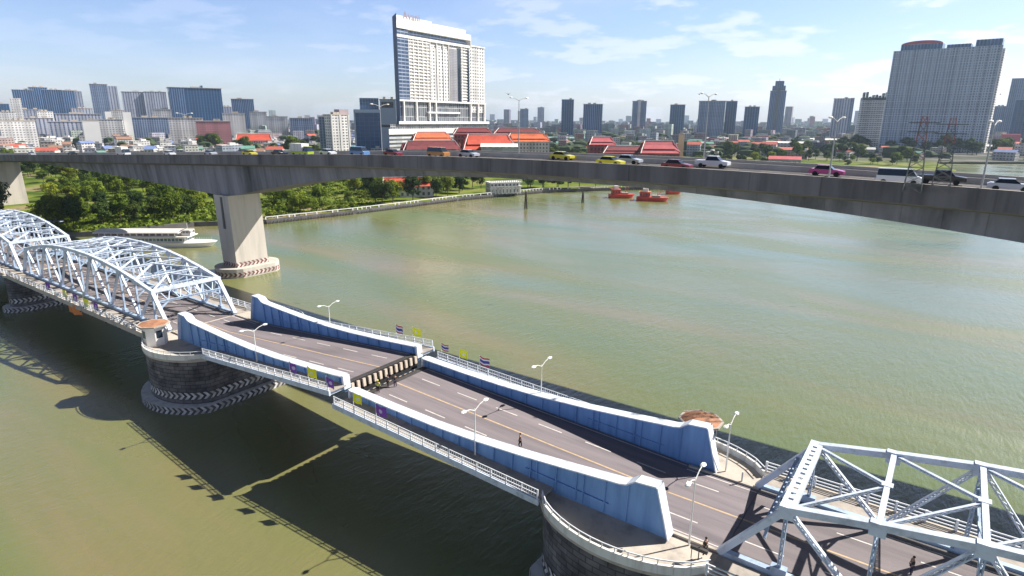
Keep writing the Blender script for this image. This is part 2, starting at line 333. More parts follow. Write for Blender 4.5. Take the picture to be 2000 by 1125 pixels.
# land
def land_mat():
    m, n, l, b = newmat('river_bank_ground')
    b.inputs['Roughness'].default_value = .95; b.inputs['Specular IOR Level'].default_value = .1
    tc = n.new('ShaderNodeTexCoord')
    a = n.new('ShaderNodeTexNoise'); a.inputs['Scale'].default_value = .035; a.inputs['Detail'].default_value = 8; l.new(tc.outputs['Object'], a.inputs['Vector'])
    r1 = n.new('ShaderNodeValToRGB'); e = r1.color_ramp.elements; e[0].position = .40; e[1].position = .66
    e[0].color = (.050, .085, .012, 1); e[1].color = (.26, .21, .12, 1); q = e.new(.53); q.color = (.14, .18, .02, 1); l.new(a.outputs['Fac'], r1.inputs[0])
    c = n.new('ShaderNodeTexNoise'); c.inputs['Scale'].default_value = .012; c.inputs['Detail'].default_value = 9; l.new(tc.outputs['Object'], c.inputs['Vector'])
    r2 = n.new('ShaderNodeValToRGB'); e = r2.color_ramp.elements; e[0].position = .38; e[1].position = .62
    e[0].color = (.035, .055, .022, 1); e[1].color = (.20, .19, .18, 1); q = e.new(.5); q.color = (.10, .10, .085, 1); l.new(c.outputs['Fac'], r2.inputs[0])
    ln = n.new('ShaderNodeVectorMath'); ln.operation = 'LENGTH'; l.new(tc.outputs['Object'], ln.inputs[0])
    mr = n.new('ShaderNodeMapRange'); mr.inputs['From Min'].default_value = 760; mr.inputs['From Max'].default_value = 900; l.new(ln.outputs['Value'], mr.inputs['Value'])
    mx_ = n.new('ShaderNodeMix'); mx_.data_type = 'RGBA'; l.new(mr.outputs[0], mx_.inputs['Factor']); l.new(r1.outputs[0], mx_.inputs['A']); l.new(r2.outputs[0], mx_.inputs['B'])
    l.new(mx_.outputs['Result'], b.inputs['Base Color']); return m
bank = [(-330, -260), (-300, 0), (-283, 69), (-264, 95), (-257, 128), (-239, 150), (-231, 194), (-225, 262), (-209, 323), (-180, 365), (-120, 440), (-60, 520), (-8, 605), (0, 700), (-20, 830), (60, 900), (300, 960), (900, 1100), (6000, 1500)]
poly = bank + [(30000, 1500), (30000, 30000), (-30000, 30000), (-30000, -3000), (-330, -3000)]
mb = MB(); mb.face([(x, y, 1.8) for x, y in poly])
ld = mb.build('river_bank_ground', land_mat()); ld['kind'] = 'structure'
import bmesh
bm = bmesh.new(); bm.from_mesh(ld.data); bmesh.ops.triangulate(bm, faces=bm.faces[:], ngon_method='EAR_CLIP')
for f_ in bm.faces:
    if f_.normal.z < 0: f_.normal_flip()
bm.to_mesh(ld.data); bm.free()
# bank wall
bw = thing('embankment_wall', 'low pale concrete embankment wall with balustrade along the green riverbank', 'wall', (-239, 150, 0))
m1, m2, m3 = MB(), MB(), MB()
for (x0, y0), (x1, y1) in zip(bank[:12], bank[1:13]):
    m1.beam((x0 - .2, y0, .7), (x1 - .2, y1, .7), .9, 2.5, (0, 0, 1)) if 0 else m1.face([(x0, y0, -1), (x1, y1, -1), (x1, y1, 1.9), (x0, y0, 1.9)])
    d = Vector((x1 - x0, y1 - y0)).normalized(); n_ = Vector((-d.y, d.x))
    m1.face([(x0, y0, 1.9), (x1, y1, 1.9), (x1 + n_.x * 1.2, y1 + n_.y * 1.2, 1.9), (x0 + n_.x * 1.2, y0 + n_.y * 1.2, 1.9)])
    if y0 > 140:
        m2.beam((x0 + n_.x * .5, y0 + n_.y * .5, 3.0), (x1 + n_.x * .5, y1 + n_.y * .5, 3.0), .35, .25, (0, 0, 1))
        ln = math.hypot(x1 - x0, y1 - y0); k = int(ln / 2.5)
        for i in range(k):
            if random.random() < .3: continue
            px, py = x0 + (x1 - x0) * i / k + n_.x * .5, y0 + (y1 - y0) * i / k + n_.y * .5
            m2.box(px - .22, px + .22, py - .22, py + .22, 1.9, 2.9)
        for i in range(int(ln / 1.6)):
            px, py = x0 + (x1 - x0) * i * 1.6 / ln, y0 + (y1 - y0) * i * 1.6 / ln; m3.tube((px - n_.x * .4, py - n_.y * .4, -2), (px - n_.x * .4, py - n_.y * .4, 1.1), .22, n=6)
m1.build('retaining_wall', conc_d, bw); m2.build('balustrade', white_p, bw); m3.build('timber_piling', bark, bw)

# ================================================================== NEAR BRIDGE
PV_R, PV_L = -18.0, -97.0
RZ = 8.72
class Leaf:
    """maps leaf coordinates (x from pivot towards the tip, t offset, z above road) to the world"""
    def __init__(s, s0, sg, ang): s.s0, s.sg, s.a = s0, sg, R(ang)
    def __call__(s, x, t, z): return Vector((s.s0 + s.sg * (x * math.cos(s.a) - z * math.sin(s.a)), TC + t, RZ + x * math.sin(s.a) + z * math.cos(s.a)))
def lb(mb, F, x0, x1, t0, t1, z0, z1):
    c = (F((x0 + x1) / 2, (t0 + t1) / 2, (z0 + z1) / 2)); ax = (F(1, 0, 0) - F(0, 0, 0)); az = (F(0, 0, 1) - F(0, 0, 0)); ay = Vector((0, 1, 0))
    mb.frame(c, ax, ay, az, (x1 - x0) / 2, (t1 - t0) / 2, (z1 - z0) / 2)
PROF = [(-2.7, .25), (-1.25, 4.85), (.7, 4.6), (1.5, 3.95), (2.2, 3.75), (7, 3.1), (12.5, 2.4), (19, 1.75), (25, 1.38), (32, 1.2), (38.9, 1.15)]
def leaf(sg, s0, ang, label):
    F = Leaf(s0, sg, ang); T = thing('bascule_leaf', label, 'drawbridge leaf', F(0, 0, 0), group='raised leaves of the drawbridge')
    m = MB(); lb(m, F, 0, 38.7, -6.15, 6.15, -.35, 0); m.build('road_deck', asph, T)
    for sd_ in (-1, 1):
        t = sd_ * 6.5; g = MB(); fl = MB()
        low = [(-2.7, -.5), (0, -2.6), (12, -2.2), (25, -1.5), (38.9, -1.0)]
        def lowz(x):
            for (a, b), (c, d) in zip(low, low[1:]):
                if x <= c: return b + (d - b) * (x - a) / (c - a)
            return low[-1][1]
        pr = PROF
        for (xa, za), (xb, zb) in zip(pr, pr[1:]):
            for tt in (t - .18, t + .18):
                q = [F(xa, tt, lowz(xa)), F(xb, tt, lowz(xb)), F(xb, tt, zb), F(xa, tt, za)]; g.face(q)
            # top flange
            hw = .66
            a0, a1 = F(xa, t - hw, za), F(xa, t + hw, za); b0, b1 = F(xb, t - hw, zb), F(xb, t + hw, zb)
            up = (a1 - a0).cross(b0 - a0).normalized(); up = up if up.z > 0 else -up
            if up.z < .45: up = Vector((-sg * abs(up.x), 0, abs(up.z)))
            e = up * .12
            fl.face([a0 + e, a1 + e, b1 + e, b0 + e]); fl.face([a0, a1, b1, b0]); fl.face([a0, b0, b0 + e, a0 + e]); fl.face([a1, b1, b1 + e, a1 + e])
        e0, e1 = F(38.9, t - .18, lowz(38.9)), F(38.9, t + .18, lowz(38.9)); g.face([e0, e1, F(38.9, t + .18, 1.15), F(38.9, t - .18, 1.15)])
        fl.build('top_flange', girder_lit_m, T)
        st = MB(); x = 1.4; i = 0
        def topz(x):
            for (a, b), (c, d) in zip(pr, pr[1:]):
                if x <= c: return b + (d - b) * (x - a) / (c - a)
        while x < 38.6:
            for o in (-1, 1): lb(st, F, x - .05, x + .05, t + (o * .18 if o > 0 else -.36), t + (.36 if o > 0 else -.18), -.05, topz(x) - .02)
            i += 1; x += (2.25 if i % 3 else .75) if x < 13 else 2.4
        for o in (-1, 1):
            a = t + o * .27
            lb(st, F, 3.2, 12.5, a - .08, a + .08, 1.0, 1.08)
        i0 = len(g.v); g.v += st.v; g.f += [tuple(k_ + i0 for k_ in f) for f in st.f]; g.uv += st.uv; g.tint += st.tint
        g.build('main_girder', girder_shade_m, T)
        e = MB(); lb(e, F, 38.9, 39.25, t - .5, t + .5, -.5, 1.25); e.build('end_post', girder_lit_m, T)
        # footway
        ti, to = sd_ * 6.7, sd_ * 9.3; a, b = min(ti, to), max(ti, to)
        fwk = MB(); lb(fwk, F, 9.2, 39.3, a, b, -.05, .14); fwk.build('footway', walk, T)
        ed = MB(); lb(ed, F, 9.2, 39.35, to - .12, to + .12, -.42, .22)
        for k in range(13): lb(ed, F, 10 + k * 2.4, 10.2 + k * 2.4, a, b, -.5, -.06)
        ed.build('footway_edge_beam', steel_w, T)
        rl = MB()
        for k in range(17): lb(rl, F, 9.3 + k * 1.86, 9.42 + k * 1.86, to - .06, to + .06, .14, 1.24)
        for z in (1.2, .72, .36): lb(rl, F, 9.3, 39.2, to - .04, to + .04, z - .04, z + .04)
        for k in range(100): lb(rl, F, 9.45 + k * .297, 9.48 + k * .297, to - .015, to + .015, .36, 1.2)
        rl.build('railing', rail_m, T)
    # tip
    m = MB(); lb(m, F, 38.7, 39.0, -6.0, 6.0, -1.9, -.02); m.build('end_floor_beam', black_m, T)
    for k in range(13): m = MB(); lb(m, F, 38.95, 39.25, -5.85 + k * .94, -5.85 + k * .94 + .42, -1.15, -.1); m.build('tip_bracket', cream, T)
    m = MB()
    for k in range(9): lb(m, F, 3 + k * 4.2, 3.4 + k * 4.2, -6.3, 6.3, -1.6, -.36)
    for q in (-3.5, -1.2, 1.2, 3.5): lb(m, F, 2, 38.6, q - .15, q + .15, -1.2, -.37)
    m.build('floor_beam', dark_m, T)
    m = MB(); lb(m, F, .2, 38.5, -.10, .10, .004, .010); m.build('centre_line', yellow_l, T)
    for q in (-3.0, 3.0):
        m = MB()
        for k in range(6): lb(m, F, 1.5 + k * 6.3, 4.7 + k * 6.3, q - .07, q + .07, .004, .010)
        m.build('dashed_lane_line', white_l, T)
    for q in (-5.75, 5.75): m = MB(); lb(m, F, .2, 38.5, q - .06, q + .06, .004, .010); m.build('edge_line', white_l, T)
    m = MB(); lb(m, F, 38.0, 38.7, -6.1, 6.1, .006, .03); m.build('expansion_joint', dark_m, T)
    return T, F
leafR, FR = leaf(-1, PV_R, 2.3, 'near leaf of the drawbridge, its tip lower, pale blue girders beside the grey roadway')
leafL, FL = leaf(1, PV_L, 4.5, 'far leaf of the drawbridge, raised higher, with toothed end face showing at the gap')

# piers
def oval(c, hw, t0, t1, bow, n=14):
    p = []
    for i in range(n + 1):
        a = i / n; x = -hw + 2 * hw * a; p.append((c + x, t0 - bow * (1 - (x / hw) ** 2) ** .75))
    for i in range(n + 1):
        a = i / n; x = hw - 2 * hw * a; p.append((c + x, t1 + bow * (1 - (x / hw) ** 2) ** .75))
    return p
def stone_mat():
    m, n, l, b = newmat('pier_masonry')
    uv = n.new('ShaderNodeUVMap'); br = n.new('ShaderNodeTexBrick'); l.new(uv.outputs[0], br.inputs['Vector'])
    br.inputs['Scale'].default_value = .55; br.inputs['Color1'].default_value = (.145, .135, .14, 1); br.inputs['Color2'].default_value = (.085, .082, .09, 1); br.inputs['Mortar'].default_value = (.055, .05, .05, 1)
    br.inputs['Mortar Size'].default_value = .028; br.inputs['Brick Width'].default_value = .8; br.inputs['Row Height'].default_value = .34
    nz = n.new('ShaderNodeTexNoise'); nz.inputs['Scale'].default_value = .5; nz.inputs['Detail'].default_value = 6; tc = n.new('ShaderNodeTexCoord'); l.new(tc.outputs['Object'], nz.inputs['Vector'])
    mr = n.new('ShaderNodeMapRange'); mr.inputs['From Min'].default_value = .3; mr.inputs['From Max'].default_value = .7; mr.inputs['To Min'].default_value = .4; mr.inputs['To Max'].default_value = 1.6; l.new(nz.outputs['Fac'], mr.inputs['Value'])
    mm = n.new('ShaderNodeVectorMath'); mm.operation = 'SCALE'; l.new(br.outputs['Color'], mm.inputs[0]); l.new(mr.outputs[0], mm.inputs['Scale'])
    l.new(mm.outputs[0], b.inputs['Base Color']); b.inputs['Roughness'].default_value = .9
    bp = n.new('ShaderNodeBump'); bp.inputs['Strength'].default_value = .8; bp.inputs['Distance'].default_value = .08; bp.invert = True; l.new(br.outputs['Fac'], bp.inputs['Height']); l.new(bp.outputs[0], b.inputs['Normal'])
    return m
def chevron_mat(name, lightc, darkc, cw, z0, h):
    m, n, l, b = newmat(name)
    uv = n.new('ShaderNodeUVMap'); s = n.new('ShaderNodeSeparateXYZ'); l.new(uv.outputs[0], s.inputs[0])
    def M(op, a, c=None):
        q = n.new('ShaderNodeMath'); q.operation = op
        for i, v in enumerate((a, c)):
            if v is None: continue
            if isinstance(v, (int, float)): q.inputs[i].default_value = v
            else: l.new(v, q.inputs[i])
        return q.outputs[0]
    v = M('DIVIDE', M('SUBTRACT', s.outputs[1], z0), h); k = M('ABSOLUTE', M('SUBTRACT', v, .5))
    u = M('FRACT', M('ADD', M('DIVIDE', s.outputs[0], cw), M('MULTIPLY', k, 1.1)))
    f = M('GREATER_THAN', u, .5)
    mx_ = n.new('ShaderNodeMix'); mx_.data_type = 'RGBA'; l.new(f, mx_.inputs['Factor']); mx_.inputs['A'].default_value = (*lightc, 1); mx_.inputs['B'].default_value = (*darkc, 1)
    tc = n.new('ShaderNodeTexCoord'); nz = n.new('ShaderNodeTexNoise'); nz.inputs['Scale'].default_value = .9; nz.inputs['Detail'].default_value = 8; l.new(tc.outputs['Object'], nz.inputs['Vector'])
    rg = n.new('ShaderNodeMapRange'); rg.inputs['From Min'].default_value = .42; rg.inputs['From Max'].default_value = .60; l.new(nz.outputs['Fac'], rg.inputs['Value'])
    m3 = n.new('ShaderNodeMix'); m3.data_type = 'RGBA'; m3.inputs['A'].default_value = (.13, .12, .10, 1); l.new(mx_.outputs['Result'], m3.inputs['B']); l.new(M('ADD', M('MULTIPLY', rg.outputs[0], .6), .4), m3.inputs['Factor'])
    l.new(m3.outputs['Result'], b.inputs['Base Color']); b.inputs['Roughness'].default_value = .8; return m
stone = stone_mat()
chev = chevron_mat('chevron_band', (.62, .60, .62), (.03, .03, .035), .95, 0, 1.15)
chev_r = chevron_mat('red_chevron_band', (.62, .55, .50), (.16, .03, .03), 1.3, 0, 1.5)
def zband(pl, z0, z1, m):
    mb = MB(); n = len(pl); u = 0
    for i in range(n):
        j = (i + 1) % n; ln = math.hypot(pl[j][0] - pl[i][0], pl[j][1] - pl[i][1]); h = z1 - z0
        mb.face([(*pl[i], z0), (*pl[j], z0), (*pl[j], z1), (*pl[i], z1)], [(u, 0), (u + ln, 0), (u + ln, h), (u, h)]); u += ln
    return mb
def railing_path(mb, pts, z, h=1.1, post=1.8, solid=None):
    for (x0, y0), (x1, y1) in zip(pts, pts[1:]):
        mb.beam((x0, y0, z + h), (x1, y1, z + h), .09, .09, (0, 0, 1)); mb.beam((x0, y0, z + h * .55), (x1, y1, z + h * .55), .06, .06, (0, 0, 1))
        if solid: solid.beam((x0, y0, z + .28), (x1, y1, z + .28), .85, .24, (0, 0, 1))
        mb.tube((x0, y0, z), (x0, y0, z + h), .055, n=6)
def road_marks(T, x0, x1, z, first=0):
    m = MB(); m.box(x0, x1, TC - .10, TC + .10, z + .004, z + .010); m.build('centre_line', yellow_l, T)
    for q in (-3.0, 3.0):
        x = x0 + first; m = MB()
        while x + 3.2 < x1: m.box(x, x + 3.2, TC + q - .07, TC + q + .07, z + .004, z + .010); x += 6.3
        if m.v: m.build('dashed_lane_line', white_l, T)
    for q in (-5.1, 5.1): m = MB(); m.box(x0, x1, TC + q - .06, TC + q + .06, z + .004, z + .010); m.build('edge_line', white_l, T)
def pier(c, hw, t0, t1, bow, label, main=True, r0=None, r1=None, near_rail=True):
    T = thing('stone_bridge_pier', label, 'bridge pier', (c, TC, 0), group='stone piers of the old bridge')
    m = MB(); p = oval(c, hw, t0, t1, bow); m.prism(p, -3, 8.15); m.build('masonry_shaft', stone, T)
    m = MB(); m.prism(oval(c, hw + .25, t0 - .2, t1 + .2, bow), 8.15, 8.66); m.build('cap_slab', conc, T)
    f = oval(c, hw + .9, t0 - .9, t1 + .9, bow + .6)
    m = MB(); m.prism(f, -3, .35); m.build('footing', conc_d, T)
    zband(oval(c, hw + .93, t0 - .93, t1 + .93, bow + .6), .0, 1.15, chev).build('lower_chevron_band', chev, T)
    m = MB(); m.prism(oval(c, hw + .9, t0 - .9, t1 + .9, bow + .6), .35, 1.15); m.build('white_ledge', white_p, T)
    zband(oval(c, hw + .05, t0 - .05, t1 + .05, bow), 1.9, 3.05, chev).build('upper_chevron_band', chev, T)
    return T
pr = pier(-19.2, 8.0, 43.3, 60.0, 3.2, 'right stone pier with curved pale platform under the raised blue girder ends')
pl_ = pier(-97.0, 8.2, 43.3, 60.0, 4.4, 'left oval stone pier with chevron bands below the small brown-roofed booth')
p3 = pier(-175.5, 2.6, 44.5, 58.8, 2.4, 'small dark stone pier between the two left trusses')
p4 = pier(62.0, 2.6, 44.5, 58.8, 2.4, 'stone pier under the right end of the near truss')
for T, a, b in ((pr, -18.0, -10.9), (pl_, -104.6, -97.0)):
    m = MB(); m.box(a, b, TC - 6.0, TC + 6.0, 8.5, RZ); m.build('road_surface', asph, T); road_marks(T, a, b, RZ, .8)
    for q in (-1, 1): m = MB(); m.box(a, b, TC + q * 5.75 - .15, TC + q * 5.75 + .15, 8.6, 8.92); m.build('kerb', conc, T)
# curved platform railings
for T, c, hw, bow in ((pr, -19.2, 8.1, 3.3), (pl_, -97.0, 8.3, 4.5)):
    for sd_ in (-1, 1):
        pts = []
        for i in range(15):
            x = -hw + 2 * hw * i / 14; y = bow * (1 - (x / hw) ** 2) ** .75; pts.append((c + x, (43.2 - y) if sd_ < 0 else (60.1 + y)))
        rl, sl = MB(), MB(); railing_path(rl, pts, 8.66, 1.15, 1, sl)
        rl.build('platform_railing', rail_m, T); sl.build('parapet_kerb', white_p, T)

# fixed truss spans
A0 = 4.65; NP = 10; PL = 6.0; TL = 2 * A0 + NP * PL
HTS = [15.05, 16.2, 17.2, 17.85, 18.2, 18.3, 18.2, 17.85, 17.2, 16.2, 15.05]
BZ = 9.0
def truss(sa, label):
    """span from sa to sa+TL"""
    T = thing('truss_span', label, 'truss bridge span', (sa + TL / 2, TC, BZ), group='steel truss spans of the old bridge')
    tops = [(sa + A0 + PL * k, HTS[k]) for k in range(NP + 1)]; bots = [(x, BZ) for x, z in tops]
    for sd_ in (-1, 1):
        t = TC + sd_ * WT; P = lambda q: (q[0], t, q[1])
        m = MB()
        for a, b in zip(tops, tops[1:]): m.beam(P(a), P(b), .62, .55, (0, 1, 0))
        for a in tops: m.box(a[0] - .55, a[0] + .55, t - .33, t + .33, a[1] - .75, a[1] + .30)
        m.build('top_chord', steel_w, T)
        m = MB(); m.beam((sa, t, BZ), (sa + TL, t, BZ), .55, .6, (0, 1, 0))
        for a in bots: m.box(a[0] - .6, a[0] + .6, t - .30, t + .30, BZ - .32, BZ + .75)
        m.build('bottom_chord', steel, T)
        for a, b in (((sa, BZ), tops[0]), ((sa + TL, BZ), tops[-1])):
            m = MB(); m.beam(P(a), P(b), .60, .52, (0, 1, 0)); m.build('end_post', steel_w, T)
        for k in range(NP):
            a, b = (tops[k], bots[k + 1]) if k % 2 == 0 else (bots[k], tops[k + 1])
            m = MB(); m.laced(P(a), P(b), .36, .40, (0, 1, 0)); m.build('diagonal', steel_w, T)
        for k in range(NP + 1):
            m = MB(); m.laced(P(bots[k]), P(tops[k]), .30, .30, (0, 1, 0)); m.build('vertical_post', steel, T)
    # top laterals
    for k in range(NP + 1):
        x, z = tops[k]; m = MB()
        if k in (0, NP):
            for q in (-1, 1): m.box(x + q * .36 - .17, x + q * .36 + .17, TC - WT + .35, TC + WT - .35, z + .24, z + .32); m.box(x + q * .52 - .02, x + q * .52 + .02, TC - WT + .3, TC + WT - .3, z - .2, z + .238)
            for i in range(13): y = TC - WT + .6 + i * (2 * WT - 1.2) / 12; m.box(x - .189, x + .189, y - .29, y + .29, z + .242, z + .318)
            m.build('portal_strut', steel_w, T)
            m = MB(); dx = -1.35 if k == 0 else 1.35; zl = z - 1.75
            m.laced((x + dx, TC - WT, zl), (x + dx, TC + WT, zl), .3, .35, (1, 0, 0))
            for q in (-1, 1):
                m.beam((x + dx, TC + q * WT, zl - 1.5), (x + dx, TC + q * (WT - 2.0), zl), .3, .22)
                for i in range(6):
                    m.beam((x + (0 if i % 2 else dx), TC + q * (WT - i), z if i % 2 else zl), (x + (dx if i % 2 else 0), TC + q * (WT - i - 1), zl if i % 2 else z), .12, .12)
            m.build('portal_bracing', steel, T)
        else:
            m.laced((x, TC - WT, z), (x, TC + WT, z), .40, .40, (1, 0, 0)); m.box(x - .4, x + .4, TC - .35, TC + .35, z + .18, z + .24)
            m.build('cross_strut', steel_w, T)
            m = MB()
            m.laced((x, TC - WT, z - 1.9), (x, TC + WT, z - 1.9), .18, .25, (1, 0, 0))
            for q in (-1, 1):
                m.beam((x, TC + q * WT, z - 3.1), (x, TC + q * (WT - 1.6), z - 1.9), .2, .2); m.beam((x, TC + q * WT, z), (x, TC + q * .1, z - 1.9), .12, .12)
            m.build('sway_frame', steel, T)
        if k < NP:
            x2, z2 = tops[k + 1]; m = MB()
            if k < NP // 2:
                for q in (-1, 1): m.laced((x + .3, TC + q * (WT - .3), z), (x2 - .1, TC + q * .2, z2), .24, .26, (0, 1, 0))
            else:
                for q in (-1, 1): m.laced((x + .1, TC + q * .2, z), (x2 - .3, TC + q * (WT - .3), z2), .24, .26, (0, 1, 0))
            m.build('lateral_bracing', steel_w, T)
    m = MB(); m.box(sa + .25, sa + TL - .25, TC - 5.45, TC + 5.45, RZ - .3, RZ); m.build('road_deck', asph_old, T)
    road_marks(T, sa + .3, sa + TL - .3, RZ, 1)
    for q in (-1, 1):
        a, b = sorted((TC + q * 6.3, TC + q * 9.2)); m = MB(); m.box(sa, sa + TL, a, b, 8.62, 8.86); m.build('footway', walk, T)
    m = MB()
    for k in range(NP + 3):
        x = sa + .6 + (TL - 1.2) * k / (NP + 2); m.box(x - .2, x + .2, TC - 9.2, TC + 9.2, 7.6, 8.4)
    for q in (-4, -1.4, 1.4, 4): m.box(sa, sa + TL, TC + q - .15, TC + q + .15, 7.9, 8.41)
    m.build('floor_beam', dark_m, T)
    for q in (-1, 1):
        t = TC + q * 9.3; m = MB(); m.box(sa, sa + TL, t - .12, t + .14, 8.05, 8.95)
        m.build('fascia_beam', conc, T)
        m = MB(); n = int(TL / 2.3)
        for k in range(n + 1): x = sa + TL * k / n; m.box(x - .1, x + .1, t - .1, t + .1, 8.95, 10.05)
        for z in (9.98, 9.6, 9.25): m.box(sa, sa + TL, t - .05, t + .05, z - .05, z + .05)
        m.build('railing', rail_m, T)
    for q in (-1, 1): m = MB(); m.box(sa + .3, sa + TL - .3, TC + q * 5.3 - .12, TC + q * 5.3 + .12, RZ - .1, RZ + .34); m.build('kerb', conc_d, T)
    return T
truss(-11.1, 'near steel truss span at the right, close to the camera, with laced portal')
truss(-105.0 - TL, 'pale arched truss span between the left booth and the small dark pier')
truss(-105.0 - 2 * TL - 1.6, 'farthest truss span, at the left edge reaching the riverbank')

# gate booths on the pier platforms
def booth(x, y, label):
    T = thing('bridge_booth', label, 'booth', (x, y, 8.66), group='octagonal control booths')
    def octa(r, n=8): return [(x + r * math.cos(2 * math.pi * (i + .5) / n), y + r * math.sin(2 * math.pi * (i + .5) / n)) for i in range(n)]
    m = MB(); m.prism(octa(1.75), 8.66, 11.9); m.build('wall', white_p, T)
    m = MB()
    for i in range(8):
        if i % 2: continue
        a = 2 * math.pi * i / 8; c = Vector((x + 1.63 * math.cos(a), y + 1.63 * math.sin(a), 10.6)); m.frame(c, (-math.sin(a), math.cos(a), 0), (math.cos(a), math.sin(a), 0), (0, 0, 1), .45, .03, .6)
    m.build('window', glass_d, T)
    m = MB(); m.prism(octa(2.45), 11.9, 12.12); m.build('eaves', conc, T)
    m = MB(); m.prism(octa(2.2), 12.12, 12.38, taper=octa(.9)); m.build('roof', roof_br, T)
booth(-101.2, 41.7, 'small white octagonal booth with flat brown roof on the left pier platform')
booth(-18.6, 62.0, 'white octagonal booth with rust-red roof, mostly hidden behind the far girder end')

# street lamps of the near bridge: pole with two arms
lampw = mat('lamp_white', (.72, .72, .68), .4)
lglass = mat('lamp_head', (.80, .80, .76), .3)
grey_lamp = mat('lamp_grey', (.38, .39, .40), .5)
def lamp(loc, label, h=4.6, span=1.5, name='street_lamp', ang=math.pi / 2, group='twin-arm lamps on the old bridge', r=.09, sc=1.):
    lampw = grey_lamp if name == 'highway_lamp' else MATS['lamp_white']
    T = thing(name, label, 'street lamp', loc, 0, group); x, y, z = loc; d = Vector((math.cos(ang), math.sin(ang), 0))
    m = MB(); m.tube((x, y, z), (x, y, z + h), r, r * .6, 8); m.build('pole', lampw, T)
    for q in (-1, 1):
        a = Vector((x, y, z + h - .2)); b = a + d * q * span * .55 + Vector((0, 0, .42)); c = a + d * q * span + Vector((0, 0, .55))
        m = MB(); m.tube(a, b, r * .55, n=6); m.tube(b, c, r * .5, n=6); arm = m.build('arm', lampw, T)
        m = MB(); m.blob(c + d * q * .3 * sc, .42 * sc, .26 * sc, .14 * sc) if abs(d.x) > .5 else m.blob(c + d * q * .3 * sc, .26 * sc, .42 * sc, .14 * sc)
        m.build('lamp_head', lglass, arm, org=arm['_o'], smooth=True)
    return T
def on_leaf(F, x, t, z): p = F(x, t, z); return tuple(p)
lamp(on_leaf(FL, 20.0, -7.0, .1), 'twin-arm lamp behind the near girder of the far leaf', 4.8)
lamp(on_leaf(FL, 18.6, 7.0, .1), 'twin-arm lamp outside the far girder of the far leaf', 4.8)
lamp(on_leaf(FR, 18.8, -7.0, .1), 'twin-arm lamp on the near girder of the near leaf', 5.4)
lamp(on_leaf(FR, 19.6, 7.0, .1), 'twin-arm lamp outside the far girder of the near leaf', 5.4)
lamp((-13.6, TC - 6.3, 8.66), 'tall twin-arm lamp beside the near girder end of the near leaf', 6.6)
lamp((-14.6, TC + 7.2, 8.66), 'twin-arm lamp behind the far girder end above the water', 5.6)
# short road bollards at the platform
for i, (x, y) in enumerate([(-12.6, TC + 5.9), (-106.5, TC - 6.6)]):
    m = MB(); m.tube((x, y, 8.6), (x, y, 10.0), .09, n=8); m.box(x - .12, x + .12, y - .12, y + .12, 8.6, 8.75)
    o = m.build('marker_post', white_p); recenter(o, (x, y, 8.6)); tag(o, ['short white marker post on the far kerb beside the near truss', 'short white marker post by the left booth'][i], 'post')

# flags
def flagmat(name, cols, spot=None):
    m, n, l, b = newmat(name); b.inputs['Roughness'].default_value = .8
    uv = n.new('ShaderNodeUVMap'); s = n.new('ShaderNodeSeparateXYZ'); l.new(uv.outputs[0], s.inputs[0])
    rp = n.new('ShaderNodeValToRGB'); rp.color_ramp.interpolation = 'CONSTANT'; e = rp.color_ramp.elements
    e[0].position = 0; e[0].color = (*cols[0], 1); e[1].position = 1 / len(cols) if len(cols) > 1 else 1; e[1].color = (*cols[min(1, len(cols) - 1)], 1)
    for i in range(2, len(cols)): q = e.new(i / len(cols)); q.color = (*cols[i], 1)
    l.new(s.outputs[1], rp.inputs[0]); out = rp.outputs[0]
    if spot:
        ds = n.new('ShaderNodeVectorMath'); ds.operation = 'DISTANCE'; l.new(uv.outputs[0], ds.inputs[0]); ds.inputs[1].default_value = (.5, .5, 0)
        lt = n.new('ShaderNodeMath'); lt.operation = 'LESS_THAN'; lt.inputs[1].default_value = .2; l.new(ds.outputs['Value'], lt.inputs[0])
        mx_ = n.new('ShaderNodeMix'); mx_.data_type = 'RGBA'; l.new(lt.outputs[0], mx_.inputs['Factor']); l.new(out, mx_.inputs['A']); mx_.inputs['B'].default_value = (*spot, 1); out = mx_.outputs['Result']
    l.new(out, b.inputs['Base Color']); return m
f_y = flagmat('yellow_flag_cloth', [(.88, .86, .01)], (.85, .83, .55)); f_p = flagmat('purple_flag_cloth', [(.22, .06, .42)], (.62, .52, .72))
f_t = flagmat('striped_flag_cloth', [(.45, .02, .04), (.75, .72, .72), (.05, .05, .25), (.05, .05, .25), (.75, .72, .72), (.45, .02, .04)])
def flag(loc, kind, label, h=2.6, side=1, tilt=0.0, sz=1.0):
    x, y, z = loc; T = thing('flag', label, 'flag', loc, 0, {'y': 'yellow flags on the bridge railings', 'p': 'purple flags on the bridge railings', 't': 'striped flags on the bridge railings'}[kind])
    m = MB(); top = Vector((x + tilt, y, z + h)); m.tube(loc, top, .035, n=6); m.build('flagpole', lampw, T)
    m = MB(); W_, H_ = 1.6 * sz, 1.2 * sz; nx, nz_ = 6, 4
    for i in range(nx):
        for j in range(nz_):
            q = []
            for (a, b) in ((i, j), (i + 1, j), (i + 1, j + 1), (i, j + 1)):
                u, v = a / nx, b / nz_; q.append((Vector((top.x + u * W_ * side, top.y + math.sin(u * 7 + x) * .14 * u, top.z - H_ + v * H_ - u * .28 - .1 * math.sin(u * 5))), (u, v)))
            m.face([p for p, _ in q], [c for _, c in q])
    m.build('cloth', {'y': f_y, 'p': f_p, 't': f_t}[kind], T, smooth=True, weld=False)
ln_, lf_ = -9.25, 9.25
def lx(F, s): return (s - F.s0) * F.sg
def fl_at(F, s, t, kind, label, **k): p = F(lx(F, s), t, .2); flag(tuple(p), kind, label, **k)
fl_at(FL, -61.8, ln_, 'y', 'yellow flag on the near railing of the far leaf', side=1)
